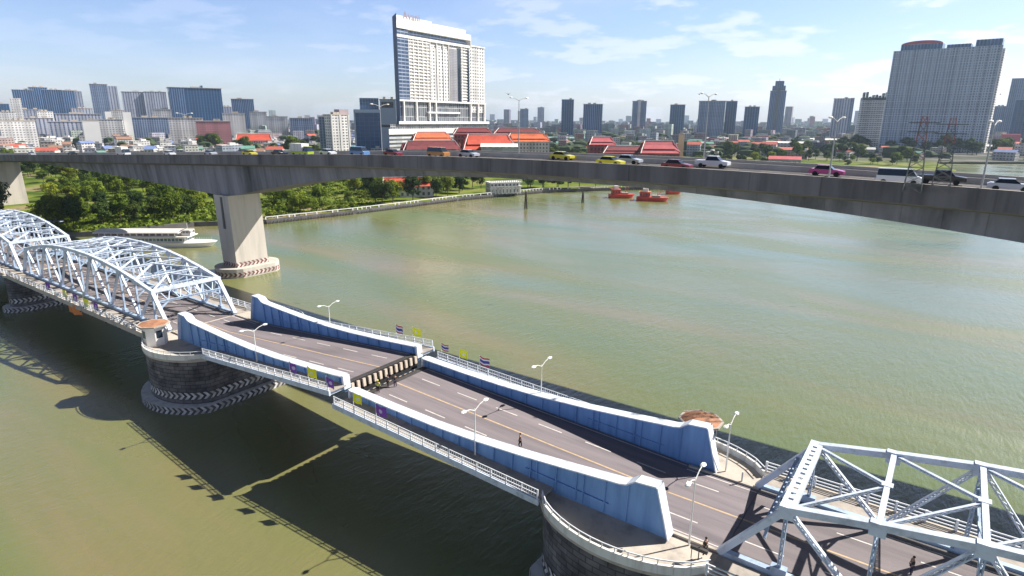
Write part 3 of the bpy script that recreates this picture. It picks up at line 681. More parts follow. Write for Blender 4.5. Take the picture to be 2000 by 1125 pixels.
fl_at(FL, -65.6, ln_, 'p', 'purple flag on the near railing of the far leaf, left of the yellow one')
fl_at(FL, -58.2, ln_, 'p', 'purple flag at the near corner of the far leaf tip, above the gap', h=1.9)
fl_at(FR, -53.5, ln_, 'y', 'yellow flag on the near railing of the near leaf, just past the gap', h=2.8)
fl_at(FR, -49.6, ln_, 'p', 'purple flag on the near railing of the near leaf', h=2.6)
fl_at(FL, -65.4, lf_, 't', 'striped flag on the far railing of the far leaf')
fl_at(FL, -61.9, lf_, 'y', 'yellow flag on the far railing of the far leaf, over the water', h=2.7)
fl_at(FR, -56.3, lf_, 't', 'striped flag on the far railing right at the gap', h=2.6, sz=.8)
fl_at(FR, -52.9, lf_, 'y', 'yellow flag on the far railing of the near leaf', h=2.7)
fl_at(FR, -49.2, lf_, 't', 'striped flag on the far railing of the near leaf, right of the yellow one')
for s_, k, lb_, t_ in ((-141, 'y', 'yellow flag low on the left truss railing, left of the purple pair', ln_), (-131, 'y', 'yellow flag on the left truss railing between two purple flags', ln_), (-136, 'p', 'purple flag on the left truss railing between two yellow flags', ln_), (-126.5, 'p', 'purple flag on the left truss railing, rightmost there', ln_),
                       (-134, 'y', 'yellow flag on the far side of the left truss', lf_ - 1.5), (-150, 'p', 'purple flag hanging high inside the left truss', ln_)):
    flag((s_, TC + t_, 8.95), k, lb_, h=2.2, sz=1.25)

# people
skin = mat('skin', (.35, .2, .13), .6)
def cloth(n, c): return mat(n, c, .8, 0, .15, 6)
def person(loc, rz, label, shirt, trousers, extra=None, pose=0.):
    T = thing('person', label, 'person', loc, rz)
    J = [((0, 0, .95), (.15, .11)), ((0, 0, 1.2), (.14, .10)), ((0, 0, 1.42), (.17, .11)), ((0, 0, 1.53), (.055, .055)), ((0, .01, 1.64), (.085, .10)), ((0, .01, 1.74), (.075, .09)),
         ((-.2, 0, 1.42), (.06, .06)), ((-.27, .02, 1.15), (.045, .045)), ((-.25, .14 + pose, .93), (.035, .035)),
         ((.2, 0, 1.42), (.06, .06)), ((.27, .02, 1.15), (.045, .045)), ((.25, .12, .92), (.035, .035)),
         ((-.1, 0, .88), (.095, .095)), ((-.12, .03 + pose, .48), (.065, .065)), ((-.13, 0, .08), (.045, .045)), ((-.13, .14, .04), (.04, .035)),
         ((.1, 0, .88), (.095, .095)), ((.12, -.02 - pose, .48), (.065, .065)), ((.13, -.04 - pose, .08), (.045, .045)), ((.13, .1 - pose, .04), (.04, .035))]
    E_ = [(0, 1), (1, 2), (2, 3), (3, 4), (4, 5), (2, 6), (6, 7), (7, 8), (2, 9), (9, 10), (10, 11), (0, 12), (12, 13), (13, 14), (14, 15), (0, 16), (16, 17), (17, 18), (18, 19)]
    def skinned(name, idx, m, grow=0, parent=T):
        mp_ = {k: i for i, k in enumerate(idx)}; me = bpy.data.meshes.new(name); me.from_pydata([J[k][0] for k in idx], [(mp_[a], mp_[b]) for a, b in E_ if a in mp_ and b in mp_], [])
        o = bpy.data.objects.new(name, me); COL.objects.link(o)
        md = o.modifiers.new('skin', 'SKIN'); sv = me.skin_vertices[0].data if me.skin_vertices else None
        if sv is None: bpy.context.view_layer.objects.active = o; sv = me.skin_vertices[0].data
        for i, k in enumerate(idx): sv[i].radius = (J[k][1][0] + grow, J[k][1][1] + grow); sv[i].use_root = (i == 0)
        o.modifiers.new('sub', 'SUBSURF').levels = 1
        bpy.context.view_layer.update(); ev = o.evaluated_get(bpy.context.evaluated_depsgraph_get()); nm = bpy.data.meshes.new_from_object(ev)
        o.modifiers.clear(); o.data = nm; nm.materials.clear(); nm.materials.append(m)
        for p in nm.polygons: p.use_smooth = True
        o.parent = parent; return o
    skinned('body', list(range(20)), skin)
    skinned('shirt', [1, 2, 6, 7, 9, 10, 0], shirt, .018); skinned('trousers', [0, 12, 13, 14, 16, 17, 18], trousers, .016)
    m = MB(); m.blob((0, -.01, 1.72), .1, .115, .09, 8, 6, .02); m.build('hair', cloth('black_hair', (.012, .01, .01)), T, org=(0, 0, 0), smooth=True)
    if extra == 'helmet': m = MB(); m.blob((0, 0, 1.76), .13, .15, .1, 10, 6, 0); m.build('helmet', cloth('yellow_helmet', (.75, .72, .1)), T, org=(0, 0, 0), smooth=True)
def leafpos(F, s, t): p = F(lx(F, s), t, 0); return (p.x, p.y, p.z)
hv = cloth('hi_vis', (.62, .75, .05)); bk = cloth('black_cloth', (.02, .018, .02)); nv = cloth('navy_cloth', (.03, .03, .07)); dk = cloth('dark_brown_cloth', (.05, .025, .02)); wc = cloth('white_cloth', (.6, .6, .6))
person(leafpos(FR, -55.6, 48.1 - TC), .6, 'person in a yellow-green vest standing by the gap in the road', hv, bk, 'helmet')
person(leafpos(FR, -55.8, 50.0 - TC), -.4, 'person in dark clothes by the gap, left of the other dark one', nv, bk)
person(leafpos(FR, -55.2, 50.7 - TC), .9, 'person in dark clothes by the gap, farthest from the vest', bk, nv)
person(leafpos(FR, -34.0, 49.0 - TC), 2.2, 'person in dark brown clothes walking alone in the middle of the roadway', dk, bk, None, .12)
person((-12.0, 44.6, 8.9), 1.2, 'person in black standing at the foot of the near truss', bk, bk)
person((2.2, 52.4, RZ), 2.0, 'person in black walking under the near truss at the bottom edge', bk, nv, None, .1)
# barriers carried by the gap: low dark kerb planks
m = MB(); p = leafpos(FR, -56.3, -2.0)
m = MB(); m.tube((-12.2, 43.6, 9.0), (-12.2, 43.6, 10.3), .05, n=6); m.box(-12.9, -11.5, 43.45, 43.75, 9.9, 10.2); m.tube((-12.8, 43.6, 8.9), (-12.8, 43.6, 10.0), .04, n=6)
o = m.build('road_barrier', dark_m); recenter(o, (-12.2, 43.6, 8.9)); tag(o, 'dark metal barrier at the foot of the near truss end post', 'barrier')
# pipes and orange tarpaulin below the far left truss walkway
tp = ont(146, 606, 42.2); m = MB(); nx = 8
for i in range(nx):
    for j in range(4):
        q = []
        for a, b in ((i, j), (i + 1, j), (i + 1, j + 1), (i, j + 1)): q.append((tp.x + (a / nx - .5) * 7, 42.3 + .25 * math.sin(a * 1.3) + .08, tp.z + 1.0 - b * .5 - .25 * math.sin(a * .8)))
        m.face(q)
o = m.build('tarpaulin', cloth('orange_tarpaulin', (.62, .2, .04)), smooth=True); recenter(o, (tp.x, 42.3, tp.z)); tag(o, 'orange tarpaulin hanging below the left truss walkway', 'tarpaulin')

# ================================================================== HIGH CONCRETE BRIDGE
def HZ(s):
    d = abs(s + 50); return 37.55 - (2.6e-4 * d * d if d < 70 else 2.6e-4 * 4900 + .0364 * (d - 70))
TN, TF = 87.6, 113.2
HB = thing('highway_bridge', 'high grey concrete box girder road bridge crossing behind the old bridge', 'bridge', (-50, 100, 0))
def depth(s):
    x = abs(s + 166)
    if s >= -166: x = min(1, abs(s + 166) / 116.); e = 3.9 + 8.2 * (1 - x) ** 2.5
    else: x = min(1, x / 150.); e = 3.4 + 8.6 * (1 - x) ** 1.25
    if s > -50: x = min(1, abs(66 - s) / 116.); e = 3.9 + 8.2 * (1 - x) ** 1.7
    return e
SS = [-700, -620, -560, -500, -450] + list(range(-420, 121, 6)) + [160, 220, 300, 420, 560]
def strip(fa, fb):
    mb = MB(); u = 0
    for a, b in zip(SS, SS[1:]):
        p, q, r_, s_ = fa(a), fa(b), fb(b), fb(a); mb.face([p, q, r_, s_], [(a, p[2]), (b, q[2]), (b, r_[2]), (a, s_[2])])
    return mb
def addstrip(mb, fa, fb): o = strip(fa, fb); i = len(mb.v); mb.v += o.v; mb.f += [tuple(k + i for k in f) for f in o.f]; mb.uv += o.uv; mb.tint += o.tint
hroad = mat('highway_asphalt', (.05, .045, .05), .9, 0, .2, .2)
m = strip(lambda s: (s, TN + .35, HZ(s) - .55), lambda s: (s, TF - .35, HZ(s) - .55)); m.build('road_deck', hroad, HB)
for q, (a, b) in enumerate(((TN, TN + .35), (TF - .35, TF))):
    m = MB(); addstrip(m, lambda s: (s, a, HZ(s)), lambda s: (s, b, HZ(s)))
    addstrip(m, lambda s: (s, b if q == 0 else a, HZ(s)), lambda s: (s, b if q == 0 else a, HZ(s) - .56)); m.build('barrier_top', conc_p, HB)
    y = a if q == 0 else b
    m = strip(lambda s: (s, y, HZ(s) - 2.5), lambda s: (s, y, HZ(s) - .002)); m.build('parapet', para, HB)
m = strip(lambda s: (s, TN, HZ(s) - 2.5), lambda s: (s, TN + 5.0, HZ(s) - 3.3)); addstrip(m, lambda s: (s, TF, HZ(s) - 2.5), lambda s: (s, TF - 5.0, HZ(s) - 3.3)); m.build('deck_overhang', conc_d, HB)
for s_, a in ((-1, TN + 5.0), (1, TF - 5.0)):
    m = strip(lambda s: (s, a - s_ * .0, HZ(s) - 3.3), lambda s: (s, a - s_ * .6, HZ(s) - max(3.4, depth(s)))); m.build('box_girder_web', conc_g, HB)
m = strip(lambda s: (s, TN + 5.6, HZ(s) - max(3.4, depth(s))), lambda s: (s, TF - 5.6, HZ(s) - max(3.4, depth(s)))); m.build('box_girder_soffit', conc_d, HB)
m = MB(); c = 100.4
addstrip(m, lambda s: (s, c - .3, HZ(s) - .54), lambda s: (s, c - .12, HZ(s) + .25)); addstrip(m, lambda s: (s, c - .12, HZ(s) + .25), lambda s: (s, c + .12, HZ(s) + .25)); addstrip(m, lambda s: (s, c + .12, HZ(s) + .25), lambda s: (s, c + .3, HZ(s) - .54))
m.build('median_barrier', conc_p, HB)
for yy in (91.3, 94.4, 97.4, 103.4, 106.4, 109.5):
    m = MB()
    for k in range(70):
        s = -330 + k * 6; m.face([(s, yy - .08, HZ(s) - .535), (s + 3, yy - .08, HZ(s + 3) - .535), (s + 3, yy + .08, HZ(s + 3) - .535), (s, yy + .08, HZ(s) - .535)])
    m.build('dashed_lane_line', white_l, HB)
# piers of the high bridge: flared blade
def hpier(sc_, ztop, zb=.4, foot=True, hs=3.5, ta=92.0, tb=102.0):
    pb = [(sc_ - hs, ta), (sc_ + hs, ta), (sc_ + hs, tb), (sc_ - hs, tb)]; pt = [(sc_ - hs - .4, ta - .4), (sc_ + hs, ta - .4), (sc_ + hs, tb - .6), (sc_ - hs - .4, tb - .6)]
    m = MB(); m.prism(pb, zb, ztop, taper=pt); m.build('pier_shaft', conc_p, HB)
    m = MB(); m.box(sc_ - .45, sc_ + .45, ta - .52, ta - .38, ztop - 9.5, ztop - .5); m.build('dark_joint', conc_d, HB)
    if foot:
        m = MB(); P0 = oval(sc_, 6.2, ta + .2, tb + .4, 4.2); m.prism(P0, -3, 2.6); m.build('pile_cap', conc_p, HB)
        zband(oval(sc_, 6.26, ta + .14, tb + .46, 4.2), 0.3, 1.6, chev_r).build('red_chevron_band', chev_r, HB)
        zband([(sc_ - hs - .06, ta - .06), (sc_ + hs + .06, ta - .06), (sc_ + hs + .06, tb + .06), (sc_ - hs - .06, tb + .06)], 2.6, 4.0, chev_r).build('upper_chevron_band', chev_r, HB)
hpier(-167, HZ(-167) - 11.4); hpier(66, HZ(66) - 11.5, tb=108.); hpier(-386, HZ(-386) - 3.5, 1.0, False, 4.5, 90, 108); hpier(-530, HZ(-530) - 3.4, 1.0, False, 4.5, 90, 108)

# lamps on the high bridge
def hlamp(s, t, h, label): lamp((s, t, HZ(s) - .2), label, h, 1.8, 'highway_lamp', math.pi / 2 - .2, 'lamps of the high bridge', .11, 1.05)
hlamp(-13.2, 88.2, 7.2, 'shorter grey lamp on the near parapet of the high bridge, left of the white car'); hlamp(2.6, 88.2, 7.2, 'shorter grey lamp on the near parapet of the high bridge, far right')
hlamp(-33.8, 100.4, 10.6, 'tall lamp on the high bridge beside the white pickup'); hlamp(-70.7, 100.4, 10.6, 'tall lamp on the high bridge in front of the red roofs')
hlamp(-109.8, 100.4, 10.6, 'tall lamp on the high bridge in front of the blue glass block'); hlamp(-198.5, 100.4, 12.0, 'tall lamp on the high bridge before the wide dark slab tower')
# lattice pylons
def pylon(x, y, z0, h, w, label):
    T = thing('lattice_pylon', label, 'pylon', (x, y, z0)); m = MB(); m2 = MB(); n = 9
    for i in range(n):
        a, b = 1 - .72 * i / n, 1 - .72 * (i + 1) / n; za, zb = z0 + h * i / n, z0 + h * (i + 1) / n
        C = lambda k, q, z: (x + w / 2 * q * (1 if k in (1, 2) else -1), y + w / 2 * q * (1 if k in (2, 3) else -1), z)
        tgt = m2 if i >= 6 and i % 2 == 0 else m
        for k in range(4):
            tgt.beam(C(k, a, za), C(k, b, zb), .08, .08); tgt.beam(C(k, a, za), C((k + 1) % 4, b, zb), .04, .04); tgt.beam(C((k + 1) % 4, a, za), C(k, b, zb), .04, .04); tgt.beam(C(k, b, zb), C((k + 1) % 4, b, zb), .04, .04)
    for q in (.8, .92): m.beam((x - w * .8, y, z0 + h * q), (x + w * .8, y, z0 + h * q), .1, .1)
    m.build('lattice', mat('galvanised', (.13, .14, .14), .6, .2), T); m2.build('red_section', mat('faded_red_paint', (.30, .13, .12), .7), T)
pylon(-3.9, 86.55, HZ(-3) - .9, 8.6, 1.9, 'grey lattice pylon with faded red top against the big right tower, left of two')
pylon(-1.2, 86.4, HZ(0) - .8, 8.4, 1.9, 'grey lattice pylon with faded red top against the big right tower, right of two')

# cars
def carmat(n, c): return mat('car_' + n, c, .22, .15, .03, 1)
def car(loc, rz, col, label, kind='car', cat='car'):
    T = thing({'car': 'car', 'van': 'van', 'pickup': 'pickup_truck', 'truck': 'truck'}[kind], label, cat, loc, rz)
    W2 = .9; T['_o'] = [0, 0, 0]
    if kind == 'car': P = [(-2.2, .35), (2.2, .35), (2.25, .75), (1.2, .95), (-1.9, 1.0), (-2.2, .85)]; G = [(-1.55, 1.0), (.95, .95), (.35, 1.42), (-1.15, 1.45)]
    elif kind == 'van': P = [(-2.4, .35), (2.4, .35), (2.4, .95), (1.9, 1.15), (-2.4, 1.15)]; G = [(-2.35, 1.15), (1.85, 1.15), (1.3, 1.9), (-2.3, 1.95)]
    elif kind == 'pickup': P = [(-2.6, .45), (2.6, .45), (2.6, .95), (1.5, 1.12), (-2.6, 1.12)]; G = [(-.9, 1.12), (1.4, 1.12), (.8, 1.72), (-.7, 1.75)]
    else: P = [(-3.4, .5), (3.3, .5), (3.3, 1.1), (-3.4, 1.1)]; G = [(1.5, 1.1), (3.25, 1.1), (3.1, 2.2), (1.5, 2.25)]
    def side(mb, pts, w0, w1=None):
        w1 = w0 if w1 is None else w1; zs = [p[1] for p in pts]; z0, z1 = min(zs), max(zs)
        ww = lambda z: w0 + (w1 - w0) * (z - z0) / (z1 - z0); A = [(x, -ww(z), z) for x, z in pts]; B = [(x, ww(z), z) for x, z in pts]
        mb.face(A); mb.face(B[::-1])
        for i in range(len(pts)): j = (i + 1) % len(pts); mb.face([A[i], B[i], B[j], A[j]])
    m = MB(); side(m, P, W2); bd = m.build('body', col, T, org=(0, 0, 0))
    m = MB(); side(m, G, W2 - .06, W2 - .24); m.build('cabin_glass', glass_d, T, org=(0, 0, 0))
    xs = sorted(G, key=lambda p: -p[1])[:2]; xa, xb = min(xs[0][0], xs[1][0]), max(xs[0][0], xs[1][0]); zt = max(xs[0][1], xs[1][1])
    m = MB(); m.box(xa - .05, xb + .05, -W2 + .22, W2 - .22, zt - .02, zt + .05); m.build('roof', col, T, org=(0, 0, 0))
    if kind == 'truck': m = MB(); m.box(-3.4, 1.3, -1.05, 1.05, 1.1, 2.9); m.build('cargo_box', white_p if 'white' in label else col, T, org=(0, 0, 0))
    xw = 1.35 if kind == 'car' else (1.6 if kind != 'truck' else 2.3)
    for x in (-xw, xw):
        for y in (-W2, W2): m = MB(); m.tube((x, y - .1, .34), (x, y + .1, .34), .34, n=12); m.build('wheel', rubber, T, org=(0, 0, 0))
    return T
def hcar(px, py, tl, col, label, kind='car', cat='car', rev=False):
    s = ont(px, py, tl).x; sl = (HZ(s + 1) - HZ(s - 1)) / 2
    c = car((s, tl, HZ(s) - .53), math.pi if rev else 0, col, label, kind, cat); return c
ylw = carmat('yellow', (.62, .55, .03)); pnk = carmat('magenta', (.45, .05, .22)); wht = carmat('white', (.72, .74, .78)); slv = carmat('silver', (.45, .48, .55)); blk = carmat('black', (.02, .02, .025)); blu = carmat('blue', (.12, .25, .5)); mar = carmat('maroon', (.2, .02, .03)); grn = carmat('green_yellow', (.4, .55, .05)); org_ = carmat('orange', (.42, .20, .07))
hcar(1755, 355, 90.2, wht, 'white car on the high bridge left of the lattice pylons', 'van', 'car')
hcar(1840, 345, 96, blk, 'black pickup on the high bridge behind the lattice pylons', 'pickup', 'pickup')
hcar(1615, 333, 96, pnk, 'magenta taxi on the high bridge beside the shorter lamp')
hcar(1975, 353, 93, slv, 'silver car at the right edge of the high bridge')
hcar(1392, 315, 98.5, wht, 'white pickup on the high bridge beside the tall lamp', 'pickup', 'pickup')
hcar(1322, 326, 90.2, mar, 'dark maroon car on the high bridge left of the white pickup')
hcar(1192, 320, 90.2, ylw, 'yellow taxi in the near lane of the high bridge')
hcar(1228, 311, 96, slv, 'silver car on the high bridge just right of the yellow taxi')
hcar(1098, 302, 98.5, ylw, 'yellow taxi in a farther lane, in front of the white hall')
hcar(915, 300, 96, slv, 'silver car on the high bridge below the largest red roof')
hcar(856, 296, 93, org_, 'dull orange van on the high bridge below the red roofs', 'van', 'van')
hcar(768, 298, 93, mar, 'dark red car on the high bridge below the first red roof')
hcar(702, 293, 93, blu, 'blue van on the high bridge in front of the blue glass block', 'van', 'van')
hcar(590, 291, 93, grn, 'yellow-green truck on the high bridge, left of the white apartment block', 'truck', 'truck')
hcar(487, 292, 93, ylw, 'yellow taxi on the high bridge above the concrete pier')
hcar(240, 292, 93, wht, 'white truck at the left end of the high bridge', 'truck', 'truck')
for i, px in enumerate((60, 140, 330, 410, 545, 640)): hcar(px, 292, (93, 96)[i % 2], (slv, blk, wht)[i % 3], ['silver car at the far left end of the high bridge', 'black car on the left end of the high bridge', 'white car on the high bridge left of the concrete pier', 'silver car right above the concrete pier', 'black car between the yellow taxi and the yellow-green truck', 'white car on the high bridge before the white apartment block'][i])

# ================================================================== BOATS AND POLES
hullw = mat('boat_white', (.74, .72, .68), .5, 0, .06, .3); hullr = mat('boat_red', (.55, .06, .035), .5, 0, .15, .5); deckm = mat('boat_deck', (.35, .3, .26), .8)
def hull(mb, Ln, W_, z0, z1, bow=.28, rake=1.5):
    P = []
    for z, k in ((z0, .82), (z1, 1.)):
        r = []; n = 6
        for i in range(n + 1): a = i / n; r.append((Ln / 2 - Ln * bow + (Ln * bow + (rake if z == z1 else 0)) * math.sin(a * math.pi / 2), -W_ / 2 * k * math.cos(a * math.pi / 2) ** .8 if a < 1 else 0))
        full = [(-Ln / 2, -W_ / 2 * k)] + r + [(x, -y) for x, y in r[::-1][1:]] + [(-Ln / 2, W_ / 2 * k)]; P.append([(x, y, z) for x, y in full])
    A, B = P; n = len(A)
    for i in range(n): j = (i + 1) % n; mb.face([A[i], A[j], B[j], B[i]])
    mb.face(B)
# long white river boat
a_, b_ = onz(196, 480, 0), onz(414, 480, 0); ang = math.atan2(b_.y - a_.y, b_.x - a_.x); Lb = (b_ - a_).length
T = thing('river_cruise_boat', 'long white double-deck river boat with pale roof moored left of the concrete pier', 'boat', ((a_.x + b_.x) / 2, (a_.y + b_.y) / 2, 0), ang); Z0 = (0, 0, 0)
m = MB(); hull(m, Lb, 8.0, -.3, 1.7, .2, 2); m.build('hull', hullw, T, org=Z0)
m = MB(); m.box(-Lb / 2 + 1, Lb * .30, -3.4, 3.4, 1.7, 3.6); m.build('lower_cabin', facade('boat_windows', (.7, .68, .64), (.05, .12, .13), 1.3, 1.9, (.1, .9), (.3, .8)), T, org=Z0)
m = MB(); m.box(-Lb / 2 + .5, Lb * .34, -3.8, 3.8, 3.6, 3.85); m.build('upper_deck', hullw, T, org=Z0)
m = MB(); m.box(-Lb / 2 + 2, Lb * .22, -3.2, 3.2, 3.85, 5.2); m.build('upper_cabin', facade('boat_upper', (.68, .64, .6), (.12, .07, .07), 2.2, 1.35, (.12, .88), (.25, .85)), T, org=Z0)
m = MB(); n = 8; xs = [-Lb / 2 + .5, Lb * .26]
for i in range(n):
    t0, t1 = i / n, (i + 1) / n; f = lambda t: (3.9 * math.cos(math.pi * (1 - t)), 5.25 + .75 * math.sin(math.pi * t))
    (y0, z0), (y1, z1) = f(t0), f(t1); m.face([(xs[0], y0, z0), (xs[1], y0, z0), (xs[1], y1, z1), (xs[0], y1, z1)])
m.box(xs[0], xs[1], -3.9, 3.9, 5.1, 5.26); m.build('curved_roof', hullw, T, org=Z0)
m = MB(); m.box(Lb * .27, Lb * .34, -1.7, 1.7, 3.85, 5.9); m.build('wheelhouse', facade('wheelhouse_windows', (.74, .72, .7), (.04, .05, .06), 1.1, 2.05, (.1, .9), (.45, .85)), T, org=Z0)
m = MB()
for k in range(9): x = Lb * .3 + k * .9; m.tube((x, -2.6 + k * .12, 1.7), (x, -2.6 + k * .12, 2.7), .05, n=5); m.tube((x, 2.6 - k * .12, 1.7), (x, 2.6 - k * .12, 2.7), .05, n=5)
m.build('bow_railing', rail_m, T, org=Z0)
m = MB(); m.tube((Lb * .3, 0, 5.9), (Lb * .3, 0, 8.2), .06, n=6); m.build('mast', rail_m, T, org=Z0)
# second boat / jetty roof near left truss
p = onz(95, 440, 1.5)
T = thing('moored_boat', 'pale blue covered boat moored behind the far left truss', 'boat', (p.x, p.y, 0), ang - .3)
m = MB(); hull(m, 20, 4.6, -.3, 1.3, .2, 1.2); m.build('hull', hullw, T, org=Z0)
m = MB(); m.box(-9, 6, -2.1, 2.1, 3.1, 3.3); m.build('roof', mat('pale_blue_sheet', (.38, .44, .62), .5), T, org=Z0)
for k in range(6):
    for y in (-2, 2): m = MB(); m.tube((-8.6 + k * 2.8, y, 1.3), (-8.6 + k * 2.8, y, 3.1), .06, n=5); m.build('roof_post', rail_m, T, org=Z0)
# red workboats
def workboat(px0, px1, py, rz_, label, wd=7):
    a, b = onz(px0, py, 0), onz(px1, py, 0); ln = (b - a).length; c = (a + b) / 2; an = math.atan2(b.y - a.y, b.x - a.x) + rz_
    T = thing('work_boat', label, 'boat', (c.x, c.y, 0), an, 'red workboats moored beyond the high bridge')
    m = MB(); hull(m, ln, wd, -.3, 2.2, .22, 1.5); m.build('hull', hullr, T, org=Z0)
    m = MB(); m.box(-ln * .40, -ln * .05, -wd * .3, wd * .3, 2.2, 4.9); m.build('deckhouse', facade('deckhouse', (.55, .10, .07), (.05, .03, .04), 1.6, 2.4, (.2, .7), (.35, .8)), T, org=Z0)
    m = MB(); m.box(-ln * .43, -ln * .02, -wd * .36, wd * .36, 4.9, 5.1); m.build('deckhouse_roof', hullw if 'pale' in label else orange_roof, T, org=Z0)
    m = MB(); m.box(-ln * .30, -ln * .12, -wd * .2, wd * .2, 5.1, 7.0); m.build('bridge_cabin', hullw, T, org=Z0)
    m = MB(); m.tube((ln * .2, 0, 2.2), (ln * .2, 0, 9), .15, n=6); m.tube((ln * .2, 0, 3), (ln * .42, 0, 7.5), .12, n=6); m.build('crane', hullr, T, org=Z0)
    m = MB(); m.box(ln * .02, ln * .3, -wd * .32, wd * .32, 2.2, 3.2); m.build('hatch', deckm, T, org=Z0)
workboat(1190, 1234, 386, .0, 'left red workboat with orange deckhouse roof moored beyond the high bridge')
workboat(1244, 1300, 392, -.3, 'middle red workboat, nearest of the three beyond the high bridge')
workboat(1302, 1326, 379, .1, 'smaller workboat with pale roof at the right of the red ones', 5)
for i, (px, py, h) in enumerate(((1027, 408, 9), (1138, 396, 6.5))):
    p = onz(px, py, 0); m = MB()
    for k in range(3): a = 2.1 * k; m.tube((p.x + math.cos(a) * .9, p.y + math.sin(a) * .9, -2), (p.x + math.cos(a) * .2, p.y + math.sin(a) * .2, h), .28, .22, 7)
    o = m.build('mooring_dolphin', bark); recenter(o, (p.x, p.y, 0)); tag(o, ['tall dark timber mooring post in the river, left of the two', 'shorter dark timber mooring post in the river, nearer the red boats'][i], 'mooring post')

# ================================================================== TREES
def tree_meshes(seed, h, r, lobes, leaf, mtl, flat=1., trunk=.3):
    rnd = random.Random(seed); m = MB(); base = h * .28
    L_ = []
    for k in range(lobes):
        a = rnd.uniform(0, 6.28); q = rnd.uniform(.1, 1) ** .6 * r * .68; z = base + (h - base) * rnd.uniform(.12, .86); q *= (1.15 - abs((z - base) / (h - base) - .4))
        L_.append((math.cos(a) * q, math.sin(a) * q, z, rnd.uniform(.26, .44) * r))
    for (x, y, z, lr) in L_:
        for i in range(leaf):
            d = Vector((rnd.gauss(0, 1), rnd.gauss(0, 1), rnd.gauss(0, 1))).normalized(); rr = lr * rnd.uniform(.55, 1.12)
            c = Vector((x, y, z)) + Vector((d.x * rr, d.y * rr, d.z * rr * .75 * flat)); s_ = rnd.uniform(.20, .48) * (r / 5) ** .4
            nv_ = (d + Vector((rnd.uniform(-.8, .8), rnd.uniform(-.8, .8), rnd.uniform(-.2, .9)))).normalized(); u = nv_.orthogonal().normalized(); v = nv_.cross(u); a = rnd.uniform(0, 3.1); u, v = u * math.cos(a) + v * math.sin(a), v * math.cos(a) - u * math.sin(a)
            m.face([c - u * s_, c - v * s_ * .7, c + u * s_, c + v * s_ * .7])
    crown = m.mesh('crown', mtl)
    t = MB(); t.tube((0, 0, -.3), (0, 0, h * .45), trunk, trunk * .6, 7)
    for (x, y, z, lr) in L_[:6]: t.tube((0, 0, h * .3), (x * .8, y * .8, z), trunk * .45, trunk * .15, 5)
    return crown, t.mesh('trunk', bark)
TV = {}
for nm, ml in (('mid', leaf_a), ('dark', leaf_d), ('bright', leaf_y)):
    TV[nm] = [tree_meshes(i * 7 + len(nm), 12, 6, 17, 150, ml) for i in range(2)]
    TV[nm + 'bush'] = [tree_meshes(i * 3 + 50 + len(nm), 4.2, 3.4, 10, 100, ml, .8, .12) for i in range(1)]
def plant(key, x, y, sc_, label, group, name='tree', cat='tree', z=1.8):
    cr_, tr_ = random.choice(TV[key]); T = thing(name, label, cat, (x, y, z), random.uniform(0, 6.28), group); T.scale = (sc_ * random.uniform(.9, 1.15), sc_ * random.uniform(.9, 1.15), sc_ * random.uniform(.85, 1.2))
    for n_, me in (('crown', cr_), ('trunk', tr_)): o = bpy.data.objects.new(n_, me); COL.objects.link(o); o.parent = T
def inland(x, y):
    for (x0, y0), (x1, y1) in zip(bank, bank[1:]):
        if y0 <= y < y1: return x < x0 + (x1 - x0) * (y - y0) / (y1 - y0) - 3.5
    return False
def scatter(n, px0, px1, py0, py1, keys, s0, s1, label, group, name='tree', cat='tree', mind=5.):
    k = 0; tries = 0; P_ = []
    while k < n and tries < n * 30:
        tries += 1; x, y = random.uniform(px0, px1), random.uniform(py0, py1); p = onz(x, y, 1.8)
        if not inland(p.x, p.y) or any((p.x - q[0]) ** 2 + (p.y - q[1]) ** 2 < mind ** 2 for q in P_): continue
        if -346 < p.x < -330 and 88 < p.y < 112: continue
        P_.append((p.x, p.y)); plant(random.choice(keys), p.x, p.y, random.uniform(s0, s1), label, group, name, cat); k += 1
scatter(50, 80, 432, 372, 458, ['mid', 'mid', 'mid', 'dark', 'bright'], .62, .98, 'dense green tree in the riverside grove left of the concrete pier', 'trees of the riverside grove', mind=6.5)
scatter(40, 75, 430, 335, 385, ['mid', 'dark', 'mid'], .75, 1.15, 'taller tree at the back of the grove under the high bridge', 'back trees of the riverside grove', mind=9)
scatter(12, -90, -2, 350, 445, ['dark', 'mid'], .9, 1.2, 'dark tree left of the small left pier of the high bridge', 'trees at the left edge', mind=8)
scatter(26, 520, 730, 400, 432, ['brightbush', 'midbush', 'brightbush', 'bright'], .55, .95, 'bright green shrub in the open park right of the concrete pier', 'shrubs of the riverside park', 'shrub', 'shrub', 4)
scatter(22, 515, 740, 356, 398, ['brightbush', 'midbush', 'midbush', 'bright'], .7, 1.1, 'low shrub or small tree at the back of the riverside park', 'back shrubs of the riverside park', 'shrub', 'shrub', 6)
scatter(34, 720, 945, 366, 412, ['dark', 'dark', 'mid'], .75, 1.0, 'dark tree on the riverbank in front of the red-roofed house', 'dark riverbank trees', mind=6)
scatter(10, 1025, 1190, 366, 378, ['dark', 'dark', 'mid'], .8, 1.1, 'dark tree on the far riverbank near the red workboats', 'far riverbank trees', mind=7)
scatter(9, 690, 930, 345, 365, ['dark', 'mid'], .9, 1.3, 'tree behind the red-roofed riverside house', 'trees behind the riverside house', mind=9)
scatter(14, -40, 110, 321, 346, ['mid', 'dark'], .9, 1.3, 'tree behind the far-left pier of the high bridge', 'trees behind the far-left pier', mind=10)
